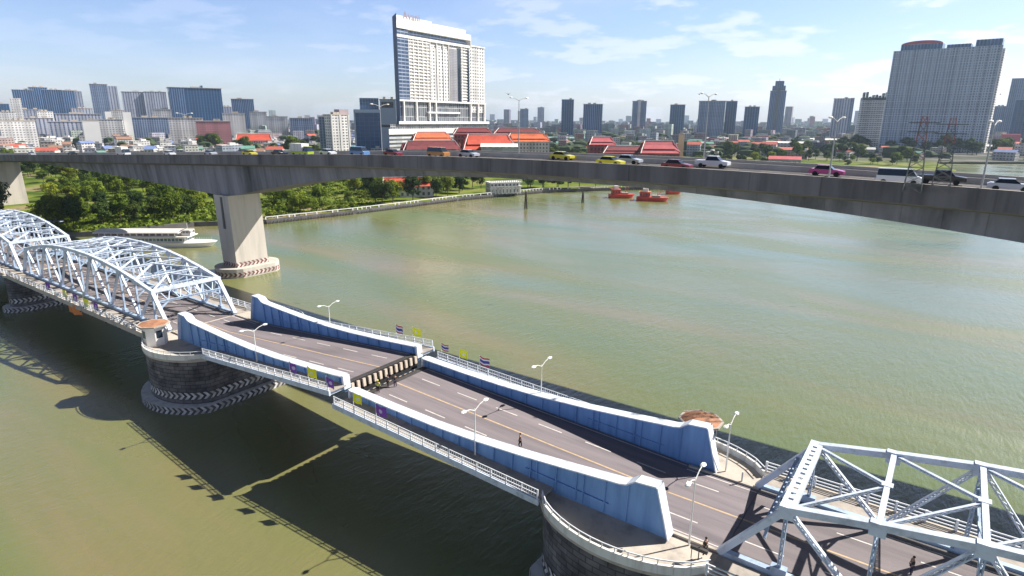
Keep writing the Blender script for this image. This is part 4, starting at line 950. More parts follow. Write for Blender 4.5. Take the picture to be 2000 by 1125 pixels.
# belt behind the high bridge on the right
def belt(n, px0, px1, d0, d1, keys, s0, s1, label, group):
    for i in range(n):
        p = ondist(random.uniform(px0, px1), 300, random.uniform(d0, d1)); plant(random.choice(keys), p.x, p.y, random.uniform(s0, s1), label, group)
belt(40, 1340, 1780, 690, 900, ['mid', 'dark', 'dark'], .9, 1.5, 'tree in the belt behind the green lawn beyond the high bridge', 'tree belt behind the lawn')
belt(34, 1345, 1800, 600, 700, ['mid', 'bright', 'dark'], .55, .95, 'small tree on the near part of the lawn beyond the high bridge', 'small trees on the lawn')
belt(34, 1640, 2040, 850, 940, ['dark', 'dark', 'mid'], 1.1, 1.9, 'dark tree at the foot of the big right tower', 'trees at the foot of the right tower')
belt(14, 1020, 1340, 600, 700, ['mid', 'bright', 'dark'], .9, 1.4, 'tree between the red-roofed halls beyond the high bridge', 'trees among the red roofs')
belt(16, 380, 620, 700, 900, ['mid', 'dark'], 1., 1.8, 'tree among the houses left of the white apartment block', 'trees among the left houses')

# ================================================================== TOWERS AND HOUSES
def facing(p, extra=0): d = Vector((p.x, p.y, 0)); return math.atan2(d.y, d.x) - math.pi / 2 + extra
def tower(px0, px1, py, D, fm, label, roof=None, name='tower', cat='tower', dep=None, rot=0., parts=(), crown=True, group=None, ybase=None):
    """block whose camera side spans px0..px1 with its top at py, at distance D; returns (thing, width, depth, height)"""
    pc = ondist((px0 + px1) / 2, py, D); q0, q1 = ondist(px0, py, D), ondist(px1, py, D); W_ = (q1 - q0).length; dep = dep or W_ * .6
    eff = W_ / (abs(math.cos(rot)) + dep / W_ * abs(math.sin(rot))) if rot else W_; dep = dep * eff / W_
    h = pc.z - 1.8; T = thing(name, label, cat, (pc.x, pc.y, 1.8), facing(pc, rot), group)
    m = MB(); m.box(-eff / 2, eff / 2, -dep / 2, dep / 2, 0, h); m.build('wall', fm, T, org=(0, 0, 0))
    if crown:
        m = MB(); m.box(-eff * .52, eff * .52, -dep * .52, dep * .52, h, h + .9); rm = roof or conc
        for k in range(2): x = eff * random.uniform(-.3, .2); m.box(x, x + eff * .16, -dep * .2, dep * .2, h + .9, h + 3.5)
        m.build('roof', rm, T, org=(0, 0, 0))
    return T, eff, dep, h
F_blue = facade('facade_blue_rows', (.13, .22, .38), (.012, .045, .13), 4.2, 3.2, (.22, .78), (.0, 1.), wvar=.25)
F_blue2 = facade('facade_blue_dark', (.045, .12, .25), (.01, .05, .13), 5.5, 3.2, (.3, .95), (.1, .95), wvar=.2)
F_slate = facade('facade_slate', (.24, .30, .42), (.03, .07, .16), 3.6, 3.2, (.3, .8), (.15, .9), wvar=.35)
F_pale = facade('facade_pale', (.46, .48, .56), (.10, .13, .22), 5.5, 3.2, (.45, .85), (.05, .98), wvar=.4)
F_grid = facade('facade_grid', (.60, .59, .57), (.07, .09, .12), 3.6, 3.2, (.2, .8), (.28, .8), wvar=.5)
F_white = facade('facade_white', (.74, .72, .70), (.16, .16, .17), 4., 3.3, (.25, .75), (.3, .75), wvar=.5)
F_gl = facade('facade_glass_blue', (.22, .32, .46), (.03, .09, .20), 3., 3.6, (.06, .94), (.05, .95), wvar=.3)
F_low = facade('facade_low_houses', (.6, .6, .6), (.06, .06, .07), 3.4, 3.1, (.22, .78), (.3, .78), attr=True, wvar=.5)
# left group
for (a, b, y, D, ro, lb_) in ((27, 60, 176, 1500, 0, 'leftmost dark blue slab of the row of tower blocks'), (58, 88, 171, 1520, .1, 'tallest dark blue slab in the row of tower blocks'), (86, 118, 176, 1490, -.05, 'third dark blue slab of the row of tower blocks'), (116, 142, 177, 1510, .05, 'fourth dark blue slab, second from the right of the row'), (140, 157, 179, 1530, 0, 'narrow pale slab at the right end of the blue row')):
    tower(a, b, y, D, F_blue if 'pale' not in lb_ else F_pale, lb_, group='dark blue slabs of the left row', rot=ro)
tower(20, 38, 192, 1300, F_white, 'narrow white block left of the dark blue row', crown=False)
tower(-8, 14, 203, 1600, F_blue2, 'low blue block at the left edge of the skyline')
T, e_, d_, h_ = tower(177, 206, 165, 1450, F_slate, 'striped slate tower pair, third group from the left')
m = MB(); m.box(e_ * .5, e_ * 1.05, -d_ * .4, d_ * .5, 0, h_ - 3); m.build('wing', F_pale, T, org=(0, 0, 0))
tower(240, 277, 180, 1600, F_pale, 'pale lilac tower, left one of a close pair')
tower(284, 321, 180, 1620, F_pale, 'pale lilac tower, right one of a close pair')
T, e_, d_, h_ = tower(332, 426, 173, 1350, F_blue2, 'wide flat-topped dark blue slab tower left of centre', rot=.08)
m = MB(); m.box(-e_ * .49, -e_ * .2, -d_ * .53, d_ * .5, 0, h_ * .98); m.build('bay', F_blue, T, org=(0, 0, 0))
m = MB(); m.box(e_ * .12, e_ * .16, -d_ * .2, d_ * .2, h_, h_ + 6); m.build('stair_head', F_blue2, T, org=(0, 0, 0))
tower(453, 493, 194, 1700, F_blue, 'small stepped blue tower right of the wide dark slab')
# middle right
tower(1016, 1032, 213, 2300, F_slate, 'small pale tower just right of the white hotel')
tower(1050, 1063, 210, 2700, F_pale, 'thin faint tower beyond the red roofs')
tower(1097, 1121, 195, 1500, F_blue2, 'narrow dark teal-blue tower standing alone', rot=.05)
tower(1140, 1177, 204, 1450, F_blue, 'blue striped tower right of the narrow dark one')
T, e_, d_, h_ = tower(1236, 1263, 198, 1700, F_slate, 'slate blue tower with a pale central strip')
m = MB(); m.box(-e_ * .1, e_ * .1, -d_ * .56, -d_ * .5, 0, h_ + 4); m.build('central_strip', F_white, T, org=(0, 0, 0))
tower(1310, 1338, 205, 1600, F_blue2, 'dark blue tower with a small lift tower on top')
tower(1367, 1416, 198, 1500, F_slate, 'broad slate tower behind the tall lamp, left of a pair')
tower(1419, 1440, 198, 1500, F_blue2, 'narrow dark blue tower, right of a pair')
tower(1456, 1483, 209, 1450, F_blue2, 'short dark blue block before the pointed tower')
T, e_, d_, h_ = tower(1506, 1535, 178, 1800, F_blue, 'tall slim blue tower with stepped pointed crown')
m = MB(); m.box(-e_ * .40, e_ * .42, -d_ * .42, d_ * .42, h_ + .9, h_ + 14); m.box(-e_ * .25, e_ * .3, -d_ * .3, d_ * .3, h_ + 14, h_ + 27); m.box(-.6, .6, -.6, .6, h_ + 27, h_ + 34); m.build('stepped_crown', F_blue2, T, org=(0, 0, 0))
m = MB(); m.box(-e_ * .1, e_ * .1, -d_ * .58, -d_ * .5, 0, h_ + 8); m.build('dark_strip', glass_d, T, org=(0, 0, 0))
T, e_, d_, h_ = tower(1631, 1660, 193, 1500, F_pale, 'pale striped tower left of the dark-crowned one')
m = MB(); m.box(e_ * .5, e_ * .72, -d_ * .4, d_ * .4, 0, h_ + 1.5); m.build('wing', F_slate, T, org=(0, 0, 0))
T, e_, d_, h_ = tower(1684, 1738, 196, 1050, F_grid, 'white gridded apartment tower with ragged dark crown', crown=False, rot=.15)
m = MB(); m.box(-e_ * .5, e_ * .5, -d_ * .5, d_ * .5, h_, h_ + 4)
for k in range(9): x = -e_ * .48 + e_ * .11 * k; m.box(x, x + e_ * .05, -d_ * .45, d_ * .1, h_ + 4, h_ + 4 + random.uniform(1, 9))
m.build('dark_crown', glass_d, T, org=(0, 0, 0))
m = MB()
for k in range(12): m.box(-e_ * .53, e_ * .53, -d_ * .53, -d_ * .5, h_ * k / 12 + 3, h_ * k / 12 + 4.1)
m.build('balcony_band', white_p, T, org=(0, 0, 0))
# big right tower
T, e_, d_, h_ = tower(1762, 1940, 96, 960, facade('facade_big_tower', (.46, .52, .62), (.035, .08, .16), 3.7, 3.5, (.22, .72), (.18, .74), wvar=.35), 'huge wide blue-grey gridded tower with red arched crown at the right', crown=False, dep=34, rot=-.12, name='residential_tower')
m = MB(); m.box(-e_ * .44, -e_ * .04, -d_ * .44, d_ * .4, h_, h_ + 8)
m.box(e_ * .0, e_ * .22, -d_ * .4, d_ * .4, h_, h_ + 5); m.box(e_ * .26, e_ * .49, -d_ * .45, d_ * .4, h_, h_ + 9); m.build('crown_storey', F_blue, T, org=(0, 0, 0))
m = MB(); n = 12
for i in range(n):
    a0, a1 = math.pi * i / n, math.pi * (i + 1) / n; f = lambda a: (-e_ * .24 - e_ * .2 * math.cos(a), h_ + 8 + 5 * math.sin(a))
    (x0, z0), (x1, z1) = f(a0), f(a1); m.face([(x0, -d_ * .46, z0), (x1, -d_ * .46, z1), (x1, d_ * .4, z1), (x0, d_ * .4, z0)]); m.face([(x0, -d_ * .46, h_ + 8), (x1, -d_ * .46, h_ + 8), (x1, -d_ * .46, z1), (x0, -d_ * .46, z0)])
m.build('arched_roof', pink_roof, T, org=(0, 0, 0))
m = MB(); stp = mat('tower_rib', (.56, .61, .68), .6)
for k in range(23): x = -e_ / 2 + e_ * k / 22; m.box(x - .45, x + .45, -d_ / 2 - .8, -d_ / 2, 0, h_)
m.build('vertical_rib', stp, T, org=(0, 0, 0))
for k in range(1, 14): m = MB(); m.box(-e_ / 2, e_ / 2, -d_ / 2 - .5, -d_ / 2, h_ * k / 14 - .35, h_ * k / 14 + .35); m.build('floor_band', stp, T, org=(0, 0, 0))
m = MB(); m.box(e_ / 2, e_ / 2 + 3, -d_ * .35, d_ * .5, 0, h_ - 4); m.build('side_wing', F_white, T, org=(0, 0, 0))
T, e_, d_, h_ = tower(1938, 1962, 208, 1500, F_slate, 'stepped grey-blue tower at the far right behind the big one', group=None)
m = MB(); m.box(e_ * .5, e_ * 1.3, -d_ * .5, d_ * .5, 0, h_ + 62); m.box(e_ * 1.3, e_ * 2.6, -d_ * .5, d_ * .5, 0, h_ + 112); m.build('taller_steps', F_slate, T, org=(0, 0, 0))
tower(1990, 2030, 195, 1200, F_blue2, 'dark blue block cut by the right edge of the picture')
tower(1960, 1990, 262, 1000, mat('red_wall', (.4, .1, .13)), 'low dull red building right of the big tower', crown=False, name='building', cat='building', dep=20)
# blocks beside the hotel
T, e_, d_, h_ = tower(634, 680, 225, 720, facade('facade_bright_grid', (.78, .76, .74), (.05, .055, .07), 4.2, 3.2, (.3, .8), (.3, .75), wvar=.4), 'white apartment block with dark window columns left of the glass block', name='apartment_block', cat='building', rot=.55)
m = MB(); m.box(e_ * .1, e_ * .62, -d_ * .2, d_ * .6, 0, h_ + 6.5); m.build('rear_wing', mat('mauve_wall', (.42, .34, .36), .8), T, org=(0, 0, 0))
for x in (-.5, -.04, .44): m = MB(); m.box(e_ * x, e_ * (x + .08), -d_ * .53, -d_ * .5, 0, h_ + .5); m.build('white_pilaster', white_p, T, org=(0, 0, 0))
tower(622, 640, 229, 760, F_slate, 'small grey block behind the white apartment block', name='building', cat='building')
T, e_, d_, h_ = tower(693, 742, 216, 700, facade('facade_blue_curtain', (.16, .30, .50), (.02, .09, .25), 5., 4., (.04, .96), (.03, .97), wvar=.35), 'blue glass block with pale frame beside the white hotel', name='glass_block', cat='building', dep=30)
fr_ = mat('pale_blue_frame', (.60, .68, .80), .5)
m = MB(); m.box(-e_ / 2 - .6, e_ / 2 + .6, -d_ / 2 - 1, d_ / 2, h_ - 2.5, h_ + 1); m.box(-e_ / 2 - .8, -e_ / 2 + .8, -d_ / 2 - 1, -d_ / 2, 0, h_); m.box(e_ / 2 - .8, e_ / 2 + .8, -d_ / 2 - 1, -d_ / 2, 0, h_); m.build('frame', fr_, T, org=(0, 0, 0))
m = MB(); m.box(-e_ * .28, e_ * .45, -d_ * .3, d_ * .4, h_ + 1, h_ + 13); m.build('roof_storey', F_gl, T, org=(0, 0, 0))
T, e_, d_, h_ = tower(742, 772, 196, 690, mat('pale_blue_panel', (.52, .58, .70), .6, 0, .08, .1), 'plain pale blue-grey block touching the left side of the white hotel', name='building', cat='building', dep=30)
m = MB(); m.box(-e_ * .4, e_ * .35, -d_ / 2 - .15, -d_ / 2, h_ - 8, h_ - 2); m.build('window_strip', glass_d, T, org=(0, 0, 0)); m = MB(); m.box(-e_ * .45, e_ * .5, -d_ / 2 - .15, -d_ / 2, h_ * .55, h_ * .55 + 2.5); m.build('window_strip', glass_d, T, org=(0, 0, 0))

# ---- white riverside hotel
A_ = ondist(775, 60, 600); B_ = ondist(918, 82, 692); e3 = (B_ - A_); e3.z = 0; ehat = e3.normalized(); rz_h = math.atan2(ehat.y, ehat.x)
Afoot = Vector((A_.x, A_.y, 1.8))
r9 = ray(948, 100); den = r9.x * (-ehat.y) + r9.y * ehat.x
k9 = (A_.x * (-ehat.y) + A_.y * ehat.x) / den; Pend = Vector((r9.x * k9, r9.y * k9, 0)); LH = (Pend - Vector((A_.x, A_.y, 0))).length
r8 = ray(918, 82); k8 = (A_.x * (-ehat.y) + A_.y * ehat.x) / (r8.x * (-ehat.y) + r8.y * ehat.x); L1 = (Vector((r8.x * k8, r8.y * k8, 0)) - Vector((A_.x, A_.y, 0))).length
def hz(px, y): # height above foot of the point (px,y) on the hotel front
    r = ray(px, y); k = (A_.x * (-ehat.y) + A_.y * ehat.x) / (r.x * (-ehat.y) + r.y * ehat.x); return HC + r.z * k - 1.8
def hx(px, y=150):
    r = ray(px, y); k = (A_.x * (-ehat.y) + A_.y * ehat.x) / (r.x * (-ehat.y) + r.y * ehat.x); return (Vector((r.x * k, r.y * k, 0)) - Vector((A_.x, A_.y, 0))).length
HT = thing('hotel_tower', 'tall white hotel tower with sign wall on top, above the red roofs', 'hotel', tuple(Afoot), rz_h); O = (0, 0, 0)
zs, zb2, zb1, zp, zm, zl = hz(776, 29), hz(776, 38), hz(785, 56), hz(790, 72), hz(800, 196), hz(850, 237)
DP = 24
vl = Vector((A_.x, A_.y)).normalized(); vlx, vly = vl.dot(Vector((ehat.x, ehat.y))), vl.dot(Vector((-ehat.y, ehat.x))); SK = vlx / vly
def hp(m, x0, x1, y0, y1, z0, z1): m.prism([(x0 + SK * y0, y0), (x1, y0), (x1, y1), (x0 + SK * y1, y1)], z0, z1)
hotel_w = mat('hotel_white', (.80, .78, .75), .6, 0, .04, .05); hotel_b = mat('hotel_blue_side_shaded', (.018, .045, .13), .6, 0, .1, .05)  # blue side turned from the sun, its shade darkened into the colour
Fh1 = facade('hotel_rooms', (.72, .70, .68), (.10, .10, .12), 3.6, 3.25, (.25, .72), (.28, .66), wvar=.55, grough=.3)
Fh2 = facade('hotel_rooms_dark', (.70, .69, .68), (.05, .055, .065), 4.4, 3.25, (.25, .70), (.28, .72), wvar=.35)
Fh3 = facade('hotel_glass_corner', (.34, .40, .52), (.02, .05, .12), 5, 3.25, (.03, .97), (.25, .98), wvar=.25)
Fh4 = facade('hotel_lobby_glass', (.45, .46, .48), (.06, .075, .09), 3.2, 9., (.06, .94), (.04, .96), wvar=.55)
m = MB(); hp(m, 0, L1, .6, DP, zm, zp); m.build('room_block', Fh1, HT, org=O)
m = MB(); m.prism([(-.8, -.5), (L1 * .13, -.5), (L1 * .13, .7), (-.8 + SK * 8, 8)], zm, zb1 - 1); m.build('glass_corner', Fh3, HT, org=O)
m = MB(); q5 = SK * 16; m.prism([(-1.6, -1.3), (-.2, -.4), (q5 + 1, 16), (q5 - 5.5, 16)], 0, zs + 1); m.build('shaded_blue_side_wall', hotel_b, HT, org=O)
x0, x1 = L1 * .40, L1 * .66; m = MB(); m.box(x0, x1, .1, .62, zm, zp - 6); m.build('dark_window_bay', Fh2, HT, org=O)
m = MB(); m.box(L1 * .69, L1 * .80, .2, .62, zm, zp - 4); m.build('grey_grid_bay', facade('hotel_grey_grid', (.35, .34, .36), (.22, .22, .25), 2, 1.6, (.2, .9), (.2, .85)), HT, org=O)
m = MB(); m.box(L1 * .80, L1 * .85, .3, .62, zm, zp - 3); m.box(L1 * .95, L1 * .985, .2, .62, zm, zp - 3); m.build('dark_recess', glass_d, HT, org=O)
for k in range(19):
    z = zm + (zp - zm) * k / 19; m = MB(); m.box(L1 * .13, L1 * .40, -.35, .6, z, z + .95); m.build('balcony_band', hotel_w, HT, org=O); m = MB(); m.box(L1 * .85, L1 * .95, -.25, .6, z, z + .8); m.build('balcony_band', hotel_w, HT, org=O)
for f_ in (.13, .19, .25, .31, .365, .41, .50, .59, .67, .86): m = MB(); m.box(L1 * f_ - .35, L1 * f_ + .35, -.5, .6, zm, zp); m.build('vertical_fin', hotel_w, HT, org=O)
m = MB(); m.box(L1, LH, 1.2, DP - 2, zm - 10, hz(930, 92)); m.build('right_wing', Fh2, HT, org=O)
m = MB(); m.box(L1 - .2, LH + .5, .6, DP - 1.5, hz(930, 92), hz(930, 92) + 1.2); m.build('right_wing_roof', hotel_w, HT, org=O)
m = MB(); hp(m, L1 * .02, L1 * .96, 2.5, DP, zp, zb1); m.build('penthouse_glass', Fh3, HT, org=O)
m = MB(); hp(m, -.9, L1, -.8, DP, zp - .8, zp + 1.6); m.build('cornice_band', hotel_w, HT, org=O)
m = MB(); hp(m, -.3, L1 + .2, -1.2, 6, zb1, zb1 + 5.6); m.box(L1 - .6, L1 + .2, -1.2, 6, zp, zb1); m.build('white_frame_band', hotel_w, HT, org=O)
xa_ = hx(843, 38); xb_ = hx(909, 50)
m = MB(); hp(m, -.3, xa_, 0, 5, zb1 + 5.6, zs); sw = m.build('sign_wall', hotel_w, HT, org=O)
m = MB(); m.box(xa_ + 1.5, xb_, 0, 5, zb1 + 5.6, zs - 1.5); m.build('parapet_wall', hotel_w, HT, org=O)
cu_ = bpy.data.curves.new('lettering', 'FONT'); cu_.body = 'Avani'; cu_.size = 9.5; cu_.extrude = .12; cu_.space_character = 1.1
to = bpy.data.objects.new('lettering', cu_); COL.objects.link(to); bpy.context.view_layer.update()
tm = bpy.data.meshes.new_from_object(to.evaluated_get(bpy.context.evaluated_depsgraph_get())); bpy.data.objects.remove(to)
tm.transform(Matrix.Rotation(math.pi / 2, 4, 'X')); tm.transform(Matrix.Translation((hx(787, 40), -.12, zb1 + 9))); tm.materials.clear(); tm.materials.append(mat('sign_letter', (.30, .20, .24), .6))
to = bpy.data.objects.new('lettering', tm); COL.objects.link(to); to.parent = sw
# lower storeys
m = MB(); hp(m, -.5, LH, 1.5, DP, zl, zm); m.build('lobby_glass', Fh4, HT, org=O)
m = MB(); hp(m, -1, LH, -.6, DP, zm - 1, zm + .6); m.build('base_cornice', hotel_w, HT, org=O)
m = MB(); m.box(L1 * .36, L1 * .82, -.9, 1.5, zl + (zm - zl) * .40, zl + (zm - zl) * .40 + 1.6); m.build('mid_canopy', hotel_w, HT, org=O)
for f_ in (.04, .17, .31, .38, .80, .90, .985):
    m = MB(); m.box(LH * f_ - .7, LH * f_ + .7, -.5, 1.5, zl, zm); m.build('column', hotel_w, HT, org=O)
m = MB(); hp(m, -2, LH + 2, -3.5, DP + 2, zl - 2.6, zl); m.build('white_podium_slab', hotel_w, HT, org=O)
m = MB(); hp(m, -14, LH + 1, -1.5, DP + 2, zl - 7, zl - 2.6); m.build('podium_glass_band', Fh4, HT, org=O)
m = MB(); hp(m, -16, LH + 1, -3, DP + 3, zl - 12, zl - 7); m.build('podium_white_band', hotel_w, HT, org=O)
m = MB(); hp(m, -16, LH + 1, -2, DP + 3, 0, zl - 12); m.build('podium', facade('podium_rows', (.62, .62, .62), (.07, .09, .12), 5, 3.6, (0, 1), (.35, .85), wvar=.3), HT, org=O)

# ---- halls with red tiered roofs
def hall(px0, px1, pyr, pye, D, rm, label, rot=0., wallm=None, dep=16, tiers=2, name='red_roofed_hall', cat='hall'):
    a, b = ondist(px0, pyr, D), ondist(px1, pyr, D); W_ = (b - a).length; zr = (a.z + b.z) / 2 - 1.8; ze = ondist((px0 + px1) / 2, pye, D).z - 1.8; c = (a + b) / 2
    T = thing(name, label, cat, (c.x, c.y, 1.8), facing(c, rot)); hw = W_ / 2
    m = MB(); m.box(-hw + 1, hw - 1, -dep / 2 + 1.2, dep / 2 - 1.2, 0, ze + .3); m.build('wall', wallm or facade('hall_wall', (.30, .07, .07), (.05, .02, .025), 3.2, 4., (.3, .75), (.2, .75), wvar=.2), T, org=O)
    m = MB()
    for k in range(tiers):
        f0 = 1 - .17 * k; x = hw * f0; zt = zr - (0 if k == tiers - 1 else (zr - ze) * .12 * (tiers - 1 - k)); zlow = ze + (zr - ze) * (.0 if k == 0 else .32 * k); y = dep / 2 * (1 - (.0 if k == 0 else .32 * k))
        up = .35 * k
        for s in (-1, 1):
            m.face([(-x, s * y, zlow + up), (x, s * y, zlow + up), (x - 1.2, s * y * .45, zlow + up + (zt - zlow) * .45), (-x + 1.2, s * y * .45, zlow + up + (zt - zlow) * .45)])
            m.face([(-x + 1.2, s * y * .45, zlow + up + (zt - zlow) * .45), (x - 1.2, s * y * .45, zlow + up + (zt - zlow) * .45), (x - 2.4, 0, zt + up), (-x + 2.4, 0, zt + up)])
    m.build('roof', rm, T, org=O)
    m = MB()
    for s in (-1, 1): m.face([(s * (hw - 1.6), -dep / 2 * .8, ze + .3), (s * (hw - 1.6), dep / 2 * .8, ze + .3), (s * (hw * .95 - 2.2), 0, zr - .4)])
    m.build('gable', maroon_roof, T, org=O)
    m = MB(); xk = hw * (1 - .17 * (tiers - 1)) - 2.4; m.box(-xk, xk, -.35, .35, zr + .1, zr + .9)
    for s in (-1, 1):
        for q in (-1, 1): m.beam((s * (hw - .2), q * dep / 2, ze), (s * (xk + .2), 0, zr + .6), .5, .5)
    m.build('ridge_trim', white_p, T, org=O); return T
wh_w = facade('hall_white_wall', (.68, .66, .64), (.07, .07, .09), 3., 3.2, (.3, .75), (.25, .8), wvar=.3)
hall(802, 882, 259, 274, 560, orange_roof, 'orange-red tiered hall roof at the left foot of the hotel', .22)
hall(900, 1006, 263, 291, 520, red_roof, 'largest bright red tiered hall roof, nearest the high bridge', .18, dep=24)
hall(985, 1074, 261, 276, 580, orange_roof, 'orange hall roof over a white arcade, right of the largest one', .15, wh_w)
hall(884, 962, 250, 262, 640, maroon_roof, 'dark maroon hall roof behind the largest red one', .1)
hall(962, 1058, 251, 262, 660, maroon_roof, 'long dark maroon roof behind the orange arcade roof', .1)
hall(780, 905, 276, 300, 540, maroon_roof, 'long maroon hall roof joining the first orange roof to the largest red one', .2)
hall(1148, 1202, 268, 282, 560, pink_roof, 'salmon hall roof, left one of the right-hand pair', .2)
hall(1248, 1326, 276, 298, 520, pink_roof, 'rose-red steep hall roof, right one of the right-hand pair', .2, dep=22)
hall(1175, 1262, 286, 298, 535, maroon_roof, 'low dark red roof linking the right-hand pair of halls', .2)
hall(742, 846, 347, 362, 350, red_roof, 'red-roofed riverside house seen under the high bridge', .15, wh_w, dep=14, tiers=1, name='riverside_house', cat='house')
# white villa with columns
p = onz(983, 377, 1.8); T = thing('white_villa', 'white colonnaded villa on the bank under the high bridge', 'villa', (p.x, p.y, 1.8), facing(p, .35))
m = MB(); m.box(-9.5, 9.5, -3.5, 5, 0, 6.4); m.build('wall', facade('villa_wall', (.75, .74, .72), (.05, .06, .09), 2.3, 3.2, (.3, .75), (.15, .8), wvar=.2), T, org=O)
for k in range(9): m = MB(); m.tube((-9 + k * 2.25, -5, 0), (-9 + k * 2.25, -5, 4.2), .28, n=8); m.build('column', white_p, T, org=O)
m = MB(); m.box(-10, 10, -5.6, 5.5, 6.4, 6.9); m.box(-10, 10, -5.6, -3.4, 4.2, 4.6); m.build('roof', white_p, T, org=O)
m = MB()
for k in range(16): m.box(-9.8 + k * 1.28, -9.4 + k * 1.28, -5.5, -5.2, 6.9, 7.8)
m.box(-10, 10, -5.5, -5.2, 7.8, 8.0); m.build('roof_balustrade', white_p, T, org=O)
p = onz(822, 378, 1.8); m = MB(); m.blob((p.x, p.y, 5.5), 4.2, 4.2, 4.4, 12, 8, 0); o = m.build('white_pavilion_tent', white_p, smooth=True); recenter(o, (p.x, p.y, 1.8)); tag(o, 'small white domed tent among the dark riverbank trees', 'tent')
# tall cream pier tower right of the halls
T, e_, d_, h_ = tower(1326, 1337, 263, 530, mat('cream_wall', (.60, .52, .34), .8), 'slim cream tower right of the rose-red hall roof', name='cream_tower', dep=5)
# long white shed roofs at right
def shed(px0, px1, py, D, col, label, hh=9, dep=22, rot=0.):
    a, b = ondist(px0, py, D), ondist(px1, py, D); c = (a + b) / 2; W_ = (b - a).length; h = c.z - 1.8
    T = thing('warehouse', label, 'warehouse', (c.x, c.y, 1.8), facing(c, rot)); m = MB(); m.box(-W_ / 2, W_ / 2, -dep / 2, dep / 2, 0, h - 2.2); m.build('wall', facade('shed_wall', (.42, .42, .42), (.06, .08, .08), 5, 4, (.2, .8), (.3, .7)), T, org=O)
    m = MB(); m.face([(-W_ / 2 - .5, -dep / 2 - .8, h - 2.3), (W_ / 2 + .5, -dep / 2 - .8, h - 2.3), (W_ / 2 + .5, 0, h), (-W_ / 2 - .5, 0, h)]); m.face([(-W_ / 2 - .5, dep / 2 + .8, h - 2.3), (W_ / 2 + .5, dep / 2 + .8, h - 2.3), (W_ / 2 + .5, 0, h), (-W_ / 2 - .5, 0, h)])
    for s in (-1, 1): m.face([(s * W_ / 2, -dep / 2, h - 2.3), (s * W_ / 2, dep / 2, h - 2.3), (s * W_ / 2, 0, h)])
    m.build('roof', col, T, org=O)
shed(1575, 1738, 271, 1080, white_p, 'long white-roofed shed behind the tree belt, right of centre'); shed(1505, 1562, 305, 585, pink_roof, 'red-roofed shed on the green lawn beyond the high bridge'); shed(1500, 1575, 276, 960, white_p, 'shorter white-roofed shed left of the long one')
shed(1640, 1705, 287, 790, mat('grey_tin', (.42, .42, .42), .6), 'grey tin-roofed shed among the tree belt'); shed(1920, 2010, 283, 960, white_p, 'white-roofed shed at the right beyond the bend of the river'); shed(1370, 1450, 268, 1150, mat('dusty_roof', (.40, .30, .28), .8), 'dusty pink-roofed shed above the lawn')
shed(1055, 1142, 267, 1150, mat('green_tin', (.16, .34, .30), .6), 'green tin-roofed shed beyond the orange roofs'); shed(940, 1010, 280, 500, white_p, 'white arcade roof in front of the orange hall')

# pink block, white blocks left
T, e_, d_, h_ = tower(386, 446, 237, 900, facade('facade_pink', (.58, .26, .27), (.14, .08, .10), 3.2, 3.2, (.2, .75), (.25, .75), wvar=.5), 'pink gridded building left of centre beyond the high bridge', name='pink_building', cat='building')
tower(333, 392, 231, 930, F_white, 'white block with dark window rows in front of the wide blue slab', name='white_building', cat='building')
tower(205, 216, 218, 1000, hotel_w, 'bright blank white wall block, left of two', name='white_building', cat='building', crown=False); tower(240, 254, 219, 1000, hotel_w, 'bright blank white wall block, right of two', name='white_building', cat='building', crown=False)
tower(117, 190, 223, 1250, F_pale, 'grey-blue low block below the blue row', name='building', cat='building'); tower(262, 325, 230, 1100, F_slate, 'blue long low block left of the white block', name='building', cat='building')
tower(100, 160, 238, 1000, F_pale, 'pale lilac block in the left low city', name='building', cat='building'); tower(163, 190, 236, 850, hotel_w, 'white cube building in the left low city', name='building', cat='building')
tower(436, 476, 222, 1050, F_white, 'white stepped building right of the pink one', name='building', cat='building')
for px0_, px1_, y_, D_, f_, lb_ in ((0, 26, 219, 1250, F_white, 'white mid-rise at the far left edge, under the narrow white block'), (40, 74, 214, 1320, F_pale, 'pale mid-rise directly below the dark blue slabs, left end'), (72, 100, 218, 1200, F_white, 'white mid-rise below the tallest dark blue slab'), (140, 176, 212, 1350, F_pale, 'pale grey mid-rise between the blue row and the striped pair'), (216, 240, 216, 1300, F_grid, 'gridded mid-rise between the two blank white walls'), (300, 334, 214, 1300, F_white, 'white mid-rise between the lilac pair and the wide dark slab'), (430, 452, 209, 1400, F_pale, 'pale mid-rise between the wide dark slab and the stepped one'), (488, 520, 219, 1350, F_white, 'white mid-rise right of the small stepped blue tower'), (0, 60, 236, 900, F_white, 'long white block in the low city at the far left'), (52, 98, 231, 1050, F_pale, 'greyish long block in the low city below the blue row'), (190, 236, 234, 980, F_white, 'white slab block in the low city between the blank walls'), (520, 560, 228, 1250, F_white, 'white block standing alone left of the apartment block'), (566, 610, 231, 1180, F_slate, 'grey-blue block left of the apartment block')):
    tower(px0_, px1_, y_, D_, f_, lb_, name='mid_rise_block', cat='building', rot=random.uniform(-.2, .2))
hall(462, 528, 262, 274, 860, red_roof, 'flat bright red roof left of the white apartment block', 0, wh_w, 18, 1, 'red_roofed_house', 'house')

